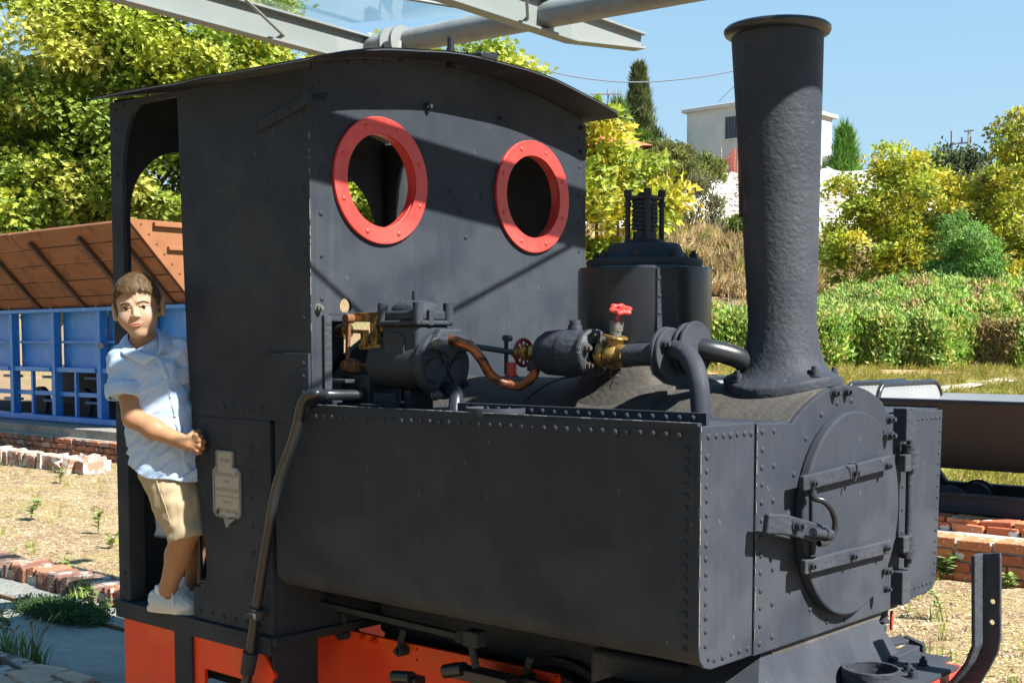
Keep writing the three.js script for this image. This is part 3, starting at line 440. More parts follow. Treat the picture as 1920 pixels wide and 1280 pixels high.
// ---- steam pipes and valves on the boiler
{
  const z = 0.225, y = 1.494;
  const vb = part('check_valve', bulge(lathe([[0.0, -0.112], [0.038, -0.110], [0.055, -0.098], [0.066, -0.075], [0.0685, -0.04], [0.068, -0.004], [0.072, 0.0], [0.070, 0.030], [0.064, 0.06], [0.064, 0.075], [0.070, 0.078], [0.070, 0.098], [0.03, 0.10]], 36), v => v).rotateZ(-Math.PI / 2).translate(-0.722, y, z), M.cast, loco);
  part('lug', [cyl([-0.70, y + 0.055, z], [-0.70, y + 0.082, z], 0.021), hex([-0.70, y + 0.082, z], [-0.70, y + 0.096, z], 0.017)], M.cast, vb);
  for (let i = 0; i < 6; i++) { const a = i * Math.PI / 3 + 0.3; bolt(vb, [-0.624, y + 0.052 * Math.sin(a), z + 0.052 * Math.cos(a)], '+x', 0.95, M.sooty); }
  part('rear_flange', [cyl([-0.74, y + 0.02, z - 0.14], [-0.725, y + 0.02, z - 0.14], 0.07, 0.07, 30), cyl([-0.62, y + 0.02, z - 0.13], [-0.605, y + 0.02, z - 0.13], 0.074, 0.074, 30)], M.black, vb);
  const br = part('brass_valve', [new THREE.SphereGeometry(0.038, 22, 16).translate(-0.555, y - 0.008, z), hex([-0.605, y - 0.004, z], [-0.578, y - 0.006, z], 0.040), hex([-0.530, y - 0.008, z], [-0.508, y - 0.008, z], 0.038), cyl([-0.555, y + 0.02, z], [-0.553, y + 0.045, z], 0.026), cyl([-0.553, y + 0.045, z], [-0.552, y + 0.05, z], 0.038, 0.036)], M.brass, loco);
  part('gland_nut', [cyl([-0.552, y + 0.048, z], [-0.549, y + 0.066, z], 0.017), hex([-0.549, y + 0.064, z], [-0.546, y + 0.090, z], 0.0195)], M.steel, br);
  const hw = part('handwheel', [cyl([-0.546, y + 0.088, z], [-0.536, y + 0.118, z], 0.0065), bulge(new THREE.TorusGeometry(0.024, 0.0075, 10, 42), v => { const a = Math.atan2(v.y, v.x), k = 1 + 0.16 * Math.cos(a * 6); v.x *= k; v.y *= k; }).rotateX(Math.PI / 2).rotateZ(-0.35).rotateX(0.25).translate(-0.533, y + 0.124, z), cyl([-0.557, y + 0.130, z], [-0.509, y + 0.118, z], 0.005), cyl([-0.533, y + 0.117, z + 0.025], [-0.533, y + 0.131, z - 0.025], 0.005), cyl([-0.538, y + 0.11, z], [-0.531, y + 0.133, z], 0.010)], M.red, br, 'small red handwheel');
  part('string', tube([[-0.55, y - 0.045, z + 0.02], [-0.552, y - 0.06, z + 0.022], [-0.546, y - 0.075, z + 0.02], [-0.552, y - 0.095, z + 0.022], [-0.547, y - 0.103, z + 0.024]], 0.0016, 16, 5), M.rust, br);
  part('steam_pipe', cyl([-0.51, y - 0.006, z], [-0.372, y, z + 0.006], 0.032, 0.032, 28), M.cast, loco);
  const fl = part('pipe_flange', [plateX(ring(z + 0.01, y, 0.074, 40), -0.374, 0.012, [], 0.003), plateX(ring(z + 0.01, y, 0.072, 40), -0.360, 0.012, [], 0.003)], M.black, loco);
  for (const a of [0.55, 2.5, 3.75]) bolt(fl, [-0.348, y + 0.052 * Math.sin(a), z + 0.01 + 0.052 * Math.cos(a)], '+x', 0.95);
  part('pipe_flange', [plateX(ring(z - 0.05, y + 0.012, 0.078, 40), -0.318, 0.012, [], 0.003), plateX(ring(z - 0.05, y + 0.012, 0.074, 40), -0.342, 0.012, [], 0.003)], M.black, loco);
  part('feed_pipe', tube([[-0.363, 1.502, 0.235], [-0.324, 1.504, 0.25], [-0.278, 1.493, 0.27], [-0.233, 1.459, 0.295], [-0.206, 1.412, 0.315], [-0.194, 1.359, 0.325], [-0.188, 1.304, 0.33]], 0.0265, 44, 18), M.black, loco);
  part('exhaust_pipe', tube([[-0.347, 1.513, 0.16], [-0.296, 1.504, 0.13], [-0.26, 1.492, 0.09], [-0.238, 1.474, 0.05], [-0.22, 1.428, 0], [-0.208, 1.391, -0.04]], 0.030, 44, 18), M.gloss, loco);
  part('copper_pipe', tube([[-1.03, 1.535, 0.42], [-0.987, 1.526, 0.42], [-0.954, 1.509, 0.4], [-0.936, 1.474, 0.375], [-0.927, 1.429, 0.345], [-0.905, 1.403, 0.31], [-0.867, 1.397, 0.28], [-0.838, 1.42, 0.26], [-0.832, 1.448, 0.25], [-0.838, 1.477, 0.245]], 0.0150, 70, 14), M.copper, loco);
  part('elbow_nut', [hex([-0.834, 1.442, 0.25], [-0.837, 1.464, 0.247], 0.024)], M.dark, loco);
  part('oil_pipe', cyl([-1.02, 1.515, 0.34], [-0.918, 1.494, 0.24], 0.0088, 0.0088, 14), M.dark, loco);
  part('brass_union', [cyl([-0.93, 1.493, z + 0.015], [-0.885, 1.494, z + 0.01], 0.013), hex([-0.89, 1.494, z + 0.01], [-0.868, 1.494, z + 0.01], 0.027), cyl([-0.868, 1.494, z + 0.01], [-0.85, 1.494, z], 0.022), hex([-0.85, 1.494, z], [-0.832, 1.494, z], 0.028)], M.brass, loco);
  const wc = [-0.923, 1.494, 0.2];
  const w2 = part('handwheel', [new THREE.TorusGeometry(0.040, 0.0058, 10, 40).rotateY(Math.PI / 2).translate(...wc), ...[0, 1, 2, 3, 4, 5, 6, 7, 8, 9].map(i => { const a = i * Math.PI / 5; return cyl([wc[0], wc[1] + 0.012 * Math.sin(a), wc[2] + 0.012 * Math.cos(a)], [wc[0], wc[1] + 0.039 * Math.sin(a), wc[2] + 0.039 * Math.cos(a)], 0.0036, 0.0036, 6); }), cyl([wc[0] - 0.006, wc[1], wc[2]], [wc[0] + 0.006, wc[1], wc[2]], 0.016)], std({ color: rgb(0.30, 0.014, 0.018), roughness: 0.5 }), loco, 'dark red spoked handwheel');
  const rc = [-0.928, 1.441, 0.25];
  part('red_cap', bulge(lathe([[0, 0.024], [0.013, 0.024], [0.0145, 0.021], [0.0155, -0.012], [0.020, -0.014], [0.020, -0.021], [0, -0.021]], 36), v => { const a = Math.atan2(v.z, v.x), k = 1 + 0.05 * Math.cos(a * 10); v.x *= k; v.z *= k; }).translate(...rc), M.red, loco);
  part('gauge_lever', [bar([-0.959, 1.544, 0.24], [-0.959, 1.427, 0.24], 0.010, 0.012), cyl([-0.962, 1.538, 0.22], [-0.946, 1.538, 0.26], 0.010)], M.dark, loco);
}
// ---- drain pipe down the cab corner
part('drain_pipe', tube([[-1.33, 1.362, 0.50], [-1.39, 1.364, 0.60], [-1.355, 1.371, 0.655], [-1.391, 1.364, 0.665], [-1.42, 1.337, 0.665], [-1.446, 1.274, 0.662], [-1.481, 1.206, 0.66], [-1.527, 1.128, 0.66], [-1.561, 1.058, 0.66], [-1.602, 0.918, 0.66], [-1.647, 0.757, 0.66], [-1.672, 0.658, 0.66], [-1.697, 0.558, 0.66], [-1.726, 0.429, 0.66], [-1.79, 0.30, 0.66]], 0.0168, 90, 14), M.gloss, loco);
part('pipe_clamp', [cyl([-1.663, 0.668, 0.66], [-1.673, 0.639, 0.66], 0.026, 0.026), box(0.05, 0.02, 0.012, -1.67, 0.646, 0.686, 0.004), cyl([-1.704, 0.518, 0.66], [-1.726, 0.443, 0.66], 0.0255, 0.0235)], M.dark, loco);
// ---- platform, frames and beam
const platform = part('platform', [plateY([[-2.575, 0.64], [-1.628, 0.64], [-1.628, -0.74], [-2.575, -0.74]], 0.556, 0.015), plateZ([[-2.562, 0.510], [-2.562, 0.566], [-1.634, 0.566], [-1.634, 0.510]], 0.624, 0.012), box(0.014, 0.03, 0.62, -1.622, 0.556, 0.32, 0.003), box(0.012, 0.05, 1.34, -2.568, 0.54, -0.05, 0.003)], M.tank, loco);
part('rear_frame', [plateZ([[-2.536, 0.20], [-2.536, 0.512], [-1.70, 0.512], [-1.635, 0.445], [-1.66, 0.40], [-2.028, 0.40], [-2.028, 0.20]], 0.604, 0.014), plateX([[0.604, 0.512], [0.604, 0.2], [-0.70, 0.2], [-0.70, 0.512]], -2.545, 0.010)], M.orange, loco, 'orange red painted rear frame plate');
part('frame_bar', plateZ([[-2.192, 0.18], [-2.192, 0.508], [-2.086, 0.508], [-2.086, 0.18]], 0.619, 0.010), M.tank, loco);
part('frame_web', [plateX([[0.612, 0.548], [0.43, 0.548], [0.43, 0.20], [0.47, 0.20], [0.612, 0.40]], -1.655, 0.010), box(0.9, 0.30, 0.02, -2.1, 0.36, 0.25, 0.003)], M.dark, loco);
const mf = part('main_frame', plateZ([[-1.80, 0.18], [-1.80, 0.540], [-1.66, 0.540], [-1.42, 0.540], [-1.02, 0.545], [-0.70, 0.548], [-0.70, 0.18]], 0.286, 0.016, [ring(-1.297, 0.53, 0.0045, 10), ring(-1.297, 0.494, 0.0045, 10), ring(-1.175, 0.477, 0.005, 10)]), M.orange, loco, 'bright orange red main frame plate');
for (const [x, y, s] of [[681, 1194, 0.8], [704, 1201, 1.0], [1045, 1272, 0.9]]) { const p = { 681: [-1.557, 0.528, 0.302], 704: [-1.496, 0.525, 0.302], 1045: [-0.7, 0.536, 0.302] }[x]; bolt(mf, p, '+z', s, M.orange); }
for (const [a, b, c] of [[[-1.597, 0.611, 0.35], [-1.638, 0.56, 0.325], [-1.638, 0.527, 0.325]], [[-1.306, 0.6, 0.35], [-1.348, 0.55, 0.325], [-1.346, 0.519, 0.325]], [[-0.763, 0.599, 0.35], [-0.797, 0.556, 0.325], [-0.795, 0.524, 0.325]]]) part('spring_hanger', [bar(a, b, 0.014, 0.022), bar(b, c, 0.014, 0.024), cyl([c[0], c[1], 0.304], [c[0], c[1], 0.340], 0.017), cyl([c[0] - 0.002, c[1] + 0.002, 0.338], [c[0] - 0.002, c[1] + 0.002, 0.352], 0.008)], M.black, loco);
part('brake_rod', [bar([-1.668, 0.652, 0.42], [-0.986, 0.64, 0.42], 0.020, 0.022), cyl([-1.001, 0.631, 0.4], [-0.943, 0.65, 0.46], 0.02), bar([-0.927, 0.653, 0.44], [-0.899, 0.561, 0.44], 0.022, 0.014), box(0.06, 0.05, 0.05, -0.905, 0.65, 0.44, 0.008)], M.black, loco);
part('valve_gear', [box(0.26, 0.035, 0.06, -0.921, 0.525, 0.40, 0.005), cyl([-1.048, 0.521, 0.42], [-0.969, 0.542, 0.42], 0.022), cyl([-1.237, 0.479, 0.46], [-1.155, 0.49, 0.46], 0.020), box(0.09, 0.03, 0.05, -1.184, 0.475, 0.44, 0.004), box(0.30, 0.13, 0.02, -0.828, 0.47, 0.352, 0.004)], M.gloss, loco);
part('underframe', [box(1.35, 0.20, 0.50, -0.92, 0.62, -0.05, 0.02), box(0.44, 0.34, 0.26, -0.31, 0.50, 0.24, 0.02), box(1.2, 0.30, 0.3, -1.0, 0.36, -0.05, 0.02), box(0.55, 0.30, 0.26, -0.36, 0.50, -0.36, 0.02)], M.dark, loco);
for (const x of [-1.85, -0.75]) for (const s of [1, -1]) part('wheel', [cyl([x, 0.30, ZC + s * 0.28], [x, 0.30, ZC + s * 0.34], 0.25, 0.25, 40), cyl([x, 0.30, ZC + s * 0.26], [x, 0.30, ZC + s * 0.28], 0.275, 0.275, 40)], M.dark, loco);
part('saddle', [new ConvexGeometry([V(-0.20, 0.736, 0.30), V(-0.02, 0.736, 0.30), V(-0.02, 0.736, -0.335), V(-0.20, 0.736, -0.335), V(-0.20, 0.602, 0.44), V(0.055, 0.602, 0.44), V(0.055, 0.602, -0.375), V(-0.20, 0.602, -0.375)])], M.plate, loco);
const beam = part('front_platform', plateY([[-0.45, 0.56], [0.222, 0.56], [0.222, -0.39], [0.16, -0.40], [0.16, -0.475], [-0.45, -0.475]], 0.588, 0.012, [ring(0.118, ZC, 0.066, 28)]), M.plate, loco);
part('front_beam', [box(0.014, 0.20, 0.98, 0.211, 0.487, 0.08, 0.003), plateZ([[-0.45, 0.40], [-0.45, 0.586], [0.20, 0.586], [0.20, 0.40]], -0.46, 0.012)], M.red, loco, 'red painted front buffer beam');
part('coupling_pocket', lathe([[0.067, 0.50], [0.078, 0.50], [0.0785, 0.640], [0.0765, 0.6425], [0.071, 0.6425], [0.069, 0.640], [0.067, 0.50], [0.0, 0.51]], 48).translate(0.118, 0, ZC), M.cast, loco);
for (const p of [[0.142, 0.6, -0.333], [0.14, 0.6, -0.235], [0.18, 0.6, -0.178]]) bolt(beam, p, '+y', 1.05);
part('far_bracket', [bar([-0.02, 0.625, -0.36], [0.0, 0.620, -0.52], 0.045, 0.014), bar([0.0, 0.620, -0.52], [0.07, 0.606, -0.50], 0.03, 0.014), bar([0.05, 0.61, -0.47], [0.05, 0.602, -0.30], 0.04, 0.02)], M.black, loco);
part('drain_cock', [cyl([-0.06, 0.74, -0.47], [-0.06, 0.678, -0.47], 0.024), new THREE.SphereGeometry(0.021, 16, 12).translate(-0.06, 0.655, -0.47), cyl([-0.06, 0.65, -0.47], [-0.06, 0.60, -0.47], 0.014), cyl([-0.06, 0.668, -0.52], [-0.06, 0.668, -0.44], 0.008)], M.black, loco);
part('red_rod', bar([-0.05, 0.70, -0.53], [-0.05, 0.64, -0.53], 0.01, 0.01), M.red, loco);
part('bumper_bracket', [plateZ([[0.298, 0.94], [0.354, 0.949], [0.356, 0.931], [0.362, 0.714], [0.356, 0.673], [0.336, 0.628], [0.308, 0.574], [0.221, 0.516], [0.226, 0.55], [0.259, 0.596], [0.288, 0.642], [0.305, 0.69]], -0.342, 0.012, [ring(0.336, 0.81, 0.0075, 14), ring(0.336, 0.752, 0.0075, 14)], 0.003),
  ...[[[0.301, 0.94], [0.308, 0.691]], [[0.308, 0.691], [0.29, 0.639]], [[0.29, 0.639], [0.259, 0.593]], [[0.259, 0.593], [0.223, 0.547]]].map(([a, b]) => turned(box(0.013, Math.hypot(b[0] - a[0], b[1] - a[1]) + 0.006, 0.056, 0, 0, 0, 0.004), [...a, -0.304], [...b, -0.304]))], M.cast, loco);

// ================================================================ track, kerbs and brick plinths
{
  const tr = thing('sunken_track', 'narrow rails sunk in the concrete bed under the locomotive', 'track', [0, 0, 0]);
  for (const z of [-0.41, 0.25]) part('rail', [box(13, 0.018, 0.018, -3, 0.030, z, 0.003)], M.rust, tr);
}
const brickMaps = [[[0.33, 0.11, 0.06], [0.40, 0.16, 0.09]], [[0.42, 0.15, 0.075], [0.50, 0.22, 0.13]], [[0.22, 0.085, 0.06], [0.30, 0.12, 0.08]], [[0.46, 0.27, 0.19], [0.58, 0.42, 0.33]], [[0.17, 0.10, 0.085], [0.26, 0.16, 0.13]]].map(([a, b], i) => { const f = fbm(7, 11 + i * 7, 5), g = fbm(5, 19 + i * 5, 4); return colorTex(256, 0.31, (u, v) => mixc(mixc(a, b, f(u, v)), [0.52, 0.46, 0.40], 0.8 * smooth(0.60, 0.70, g(u, v)))); });
const brickM = brickMaps.map(map => std({ map, color: rgb(0.8, 0.8, 0.8), roughness: 0.95, bumpMap: cast, bumpScale: 0.006 }));
const redM = brickMaps.slice(0, 3).map((map, i) => std({ color: rgb(0.85, 0.85, 0.85), map: (() => { const f = fbm(7, 91 + i * 7, 5), g = fbm(4, 29 + i * 5, 4); const A = [[0.42, 0.11, 0.045], [0.50, 0.17, 0.075], [0.36, 0.10, 0.05]][i]; return colorTex(256, 0.31, (u, v) => mixc(mixc(A, A.map(x => x * 1.35), f(u, v)), [0.72, 0.68, 0.62], 0.85 * smooth(0.64, 0.70, g(u, v)))); })(), roughness: 0.95, bumpMap: cast, bumpScale: 0.005 }));
const whiteM = [0, 1].map(i => std({ map: (() => { const f = fbm(5, 33 + i * 9, 5); return colorTex(256, 0.35, (u, v) => mixc([0.433, 0.394, 0.354], [0.315, 0.151, 0.098], 0.9 * smooth(0.47, 0.58, f(u, v)))); })(), roughness: 0.95, bumpMap: cast, bumpScale: 0.006 }));
const mortarM = std({ color: rgb(0.8, 0.8, 0.8), map: colorTex(256, 0.6, (() => { const a = fbm(12, 6, 4); return (u, v) => mixc([0.36, 0.33, 0.30], [0.58, 0.55, 0.50], a(u, v)); })()), roughness: 1, bumpMap: cast, bumpScale: 0.01 });
function brickGeo(w, h, d, k, worn = 0.006) { return boxUV(bulge(new RoundedBoxGeometry(w, h, d, 1, 0.007), v => { const n = noise3(v.x * 14 + k * 9, v.y * 14, v.z * 14), m = noise3(v.x * 14, v.y * 14 + k * 7, v.z * 14 + 3); v.x += worn * n; v.y += worn * m; v.z += worn * noise3(v.x * 9, v.z * 9, k * 3); })); }
const kindOf = (w, h, d, worn) => [0, 1, 2, 3].map(k => brickGeo(w, h, d, k, worn));
function brick(parent, set, mats, x, y, z, tilt = 0.02) {
  const o = shared('brick', set[Math.floor(rnd() * set.length)], mats[Math.floor(rnd() * mats.length)], parent, [x, y, z]);
  o.rotation.set(rr(-tilt, tilt), rr(-tilt, tilt) + (rnd() > 0.5 ? Math.PI : 0), rr(-tilt, tilt)); return o;
}
{ // kerb of bricks set on edge along the far side of the track bed
  const k = thing('brick_kerb', 'low kerb of worn bricks on edge behind the concrete track bed', 'kerb');
  const set = kindOf(0.066, 0.115, 0.235, 0.012);
  part('mortar', bulge(new THREE.BoxGeometry(7.6, 0.08, 0.20, 90, 2, 4).translate(-5.7, 0.04, -0.82), v => { v.y += 0.012 * noise3(v.x * 6, v.z * 6, 1); }), mortarM, k);
  for (let x = -9.4; x < -2.2; x += 0.079) brick(k, set, [brickM[0], brickM[2], brickM[1], brickM[4], brickM[4], brickM[2]], x + rr(-0.004, 0.004), 0.063 + rr(-0.008, 0.006), -0.82 + rr(-0.025, 0.018), 0.06);
}
{ // kerb at the near edge of the track bed
  const k = thing('brick_kerb', 'grey weathered brick edging at the near lower left corner', 'kerb');
  const set = kindOf(0.225, 0.07, 0.105, 0.016);
  part('mortar', bulge(new THREE.BoxGeometry(5.4, 0.06, 0.40, 70, 2, 8).translate(-5.0, 0.03, 0.52), v => { v.y += 0.012 * noise3(v.x * 6, v.z * 6, 2); }), mortarM, k);
  for (let i = 0; i < 24; i++) for (let j = 0; j < 3; j++) brick(k, set, [brickM[3], brickM[4], brickM[3], brickM[4], brickM[2]], -7.6 + i * 0.236 + (j % 2) * 0.1 + rr(-0.006, 0.006), 0.055 + rr(-0.01, 0.008), 0.38 + j * 0.118 + rr(-0.008, 0.008), 0.07);
}
function wall(parent, x0, x1, y0, rows, zFace, d, mats, set, half) {
  for (let r = 0; r < rows; r++) for (let x = x0 + (r % 2 ? 0.115 : 0); x < x1; x += 0.232) brick(parent, set, mats, x + rr(-0.004, 0.004), y0 + 0.036 + r * 0.074, zFace - d / 2 + rr(-0.006, 0.006), 0.012);
}
{ // plinth below the blue wagon
  const k = thing('brick_plinth', 'weathered brick plinth with grey concrete top under the blue wagon', 'wall');
  part('mortar', new THREE.BoxGeometry(9.6, 0.27, 2.9).translate(-14.4, 0.135, -7.05), mortarM, k);
  wall(k, -18.6, -10.6, -0.03, 4, -5.545, 0.105, [brickM[0], brickM[1], brickM[1], brickM[3], brickM[4], brickM[2]], kindOf(0.218, 0.064, 0.105, 0.008));
  part('concrete_top', box(9.7, 0.13, 2.75, -14.4, 0.33, -7.05, 0.015), M.concrete, k);
}
{ // whitewashed edging in front of it
  const k = thing('whitewashed_edging', 'low edging of whitewashed bricks on the sunlit dirt', 'kerb');
  const set = kindOf(0.105, 0.20, 0.22, 0.016);
  part('mortar', bulge(new THREE.BoxGeometry(5.0, 0.15, 0.36, 60, 2, 3).translate(-14.4, 0.07, -4.72), v => { v.y += 0.03 * noise3(v.x * 4, v.z * 5, 2); v.z += 0.03 * noise3(v.x * 5, v.y * 8, 4); }), whiteM[0], k);
  for (let x = -17; x < -12.3; x += 0.125) brick(k, set, whiteM, x, 0.09 + rr(-0.02, 0.02), -4.62 + rr(-0.02, 0.02), 0.08);
  for (let i = 0; i < 7; i++) brick(k, set, whiteM, -12.3 + rr(-0.2, 0.4), 0.05 + rr(0, 0.05), -4.7 + rr(-0.25, 0.2), 0.5);
}
{ // two-tiered plinth of red bricks on the right
  const k = thing('brick_plinth', 'two-step plinth of red bricks under the black tipping wagons', 'wall');
  part('mortar', [new THREE.BoxGeometry(7.2, 0.262, 0.6).translate(-1.6, 0.128, -5.17), new THREE.BoxGeometry(7.2, 0.325, 2.2).translate(-1.6, 0.160, -6.40)], mortarM, k);
  const set = kindOf(0.216, 0.064, 0.105, 0.005), end = kindOf(0.216, 0.066, 0.21, 0.007);
  wall(k, -2.7, 0.6, -0.02, 3, -4.85, 0.105, redM, set);
  for (let x = -2.7; x < 0.6; x += 0.236) brick(k, end, [redM[1], redM[1], redM[0]], x, 0.240 + rr(-0.004, 0.004), -4.955, 0.02);
  for (let x = -2.7; x < 0.6; x += 0.232) { brick(k, set, redM, x + 0.1, 0.215, -5.30 + rr(-0.004, 0.004), 0.012); brick(k, end, redM, x, 0.315 + rr(-0.003, 0.004), -5.36, 0.02); brick(k, set, redM, x + 0.05, 0.28, -5.285, 0.01); }
}
// ================================================================ blue hopper wagon with a brown wooden body
const blue = std({ map: colorTex(512, 1.4, (() => { const a = fbm(5, 13, 5), b = fbm(9, 23, 4); return (u, v) => mixc(mixc([0.021, 0.168, 0.525], [0.047, 0.242, 0.651], a(u, v)), [0.14, 0.30, 0.55], 0.6 * smooth(0.6, 0.75, b(u, v))); })()), roughness: 0.4, bumpMap: peel, bumpScale: 0.002 });
const blueLight = blue;
const woodM = [0, 1, 2].map(i => std({ map: colorTex(512, 1.3, (() => { const a = fbm(3, 17 + i, 5, 40), b = fbm(10, 27 + i, 4); return (u, v) => mixc(mixc([0.162, 0.061, 0.023], [0.243, 0.097, 0.038], a(u, v)), [0.12, 0.045, 0.018], 0.8 * smooth(0.56, 0.72, b(u, v))); })()), roughness: 0.7, bumpMap: cast, bumpScale: 0.004 }));
const brownSteel = std({ color: rgb(0.055, 0.026, 0.016), roughness: 0.6 });
const brownPaint = std({ map: colorTex(512, 1.3, (() => { const a = fbm(8, 37, 5); return (u, v) => mixc([0.171, 0.067, 0.025], [0.243, 0.097, 0.038], a(u, v)); })()), roughness: 0.6 });
{
  const w = thing('hopper_wagon', 'blue framed hopper wagon with a brown wooden tilted side', 'wagon');
  const z = -6.2, posts = [-18.06, -16.82, -15.58, -14.34, -13.10, -11.95];
  part('top_rail', box(7.4, 0.055, 0.30, -15.2, 2.0, z - 0.10, 0.008), blueLight, w);
  for (const x of posts) { const p = part('post', [box(0.16, 1.54, 0.09, x, 1.205, z - 0.045, 0.006), box(0.03, 1.54, 0.12, x + 0.085, 1.205, z - 0.02, 0.004)], blue, w); }
  for (let i = 0; i < posts.length - 1; i++) {
    const a = posts[i] + 0.08, b = posts[i + 1] - 0.08, m = (a + b) / 2, l = b - a;
    part('side_panel', box(l, 0.84, 0.02, m, 1.56, z - 0.13, 0), blue, w);
    part('stiffener', box(l, 0.035, 0.08, m, 1.55, z - 0.09, 0.005), blue, w);
    part('cross_rail', box(l, 0.07, 0.16, m, 1.155, z - 0.06, 0.008), blueLight, w);
    part('cross_rail', box(l, 0.065, 0.06, m, 0.805, z - 0.06, 0.006), blueLight, w);
    part('thin_post', box(0.055, 0.66, 0.05, m - 0.05, 0.81, z - 0.035, 0.005), blueLight, w);
    part('inner_rail', [box(0.5, 0.04, 0.08, a + 0.2, 1.02, z - 0.5, 0.004), box(0.5, 0.04, 0.08, a + 0.2, 0.66, z - 0.5, 0.004)], blue, w);
  }
  part('base_channel', [box(7.6, 0.075, 0.16, -15.2, 0.455, z + 0.02, 0.006), box(7.5, 0.10, 0.10, -15.2, 0.365, z + 0.0, 0.006)], blue, w);
  part('chassis_dark_backing', [box(6.8, 0.16, 0.10, -15.2, 0.52, z - 0.7, 0), box(6.8, 0.16, 0.10, -15.2, 0.52, z - 1.6, 0), box(6.9, 0.02, 1.9, -15.2, 1.16, z - 1.1, 0), box(6.9, 0.8, 0.03, -15.2, 1.56, z - 2.1, 0), box(6.9, 0.04, 1.7, -15.2, 0.43, z - 1.2, 0), box(6.9, 0.75, 0.03, -15.2, 0.80, z - 1.75, 0), box(0.03, 0.85, 2.0, -11.86, 1.56, z - 1.1, 0)], std({ color: rgb(0.03, 0.035, 0.05), roughness: 0.8 }), w);  // chassis beams, with a dark back sheet added to blacken the inside
  for (const x of [-17.2, -15.9, -13.9, -12.7]) part('wheel', [cyl([x, 0.62, z - 0.62], [x, 0.62, z - 0.7], 0.24, 0.24, 24)], M.dark, w);
  // sloping wooden side: five planks, seen from below
  const zb = -6.28, yb = 1.99, zt = -5.32, yt = 3.03;
  for (let r = 0; r < 5; r++) { const joint = -15.2 + rr(-0.5, 0.5); for (let i = 0; i < 2; i++) {
    const t0 = r / 5, t1 = (r + 1) / 5 - 0.012, y0 = yb + (yt - yb) * t0, y1 = yb + (yt - yb) * t1, z0 = zb + (zt - zb) * t0, z1 = zb + (zt - zb) * t1, xa = i ? joint + 0.004 : -18.9, xb = i ? -12.16 : joint - 0.004;
    const h = Math.hypot(y1 - y0, z1 - z0), g = box(xb - xa, h, 0.05, 0, 0, 0, 0.006).rotateX(Math.atan2(z1 - z0, y1 - y0)).translate((xa + xb) / 2, (y0 + y1) / 2, (z0 + z1) / 2 - 0.02 + rr(0, 0.008));
    part('plank', g, woodM[(r + i) % 3], w);
  } }
  for (const x of [-18.4, -17.16, -15.92, -14.66, -13.40, -12.5]) part('rib', [bar([x, yb + 0.02, zb + 0.05], [x - 0.02, yt - 0.16, zt - 0.08], 0.085, 0.06, 0.008)], brownSteel, w);
  for (const x of posts) part('stub', box(0.07, 0.22, 0.07, x - 0.03, 2.11, z - 0.02, 0.01), brownPaint, w);
  const xe = -12.13, ef = [[zb, yb], [zt, yt], [-8.4, yt], [-7.6, yb]];
  const e = part('end_panel', [plateX(ef, xe, 0.03)], brownPaint, w, 'sunlit brown end panel of the hopper');
  part('batten', box(0.07, 0.05, 2.6, xe + 0.06, yt - 0.05, -6.95, 0.006), brownPaint, e);
  part('batten', box(0.06, 0.045, 2.2, xe + 0.055, 2.70, -6.95, 0.006), brownPaint, e);
  part('edge_angle', bar([xe + 0.03, yb, zb - 0.02], [xe + 0.03, yt, zt - 0.02], 0.03, 0.06, 0.004), brownPaint, e);
  for (let i = 0; i < 9; i++) shared('rivet', RIVET.l, brownSteel, e, [xe + 0.03, yb + (yt - yb) * (i + 0.5) / 9, zb + (zt - zb) * (i + 0.5) / 9 - 0.12], RQ['+x'], 1.5);
  part('buffer', [cyl([-14.28, 1.50, z + 0.0], [-14.20, 1.50, z + 0.06], 0.045, 0.045, 20)], M.zinc, w);
}
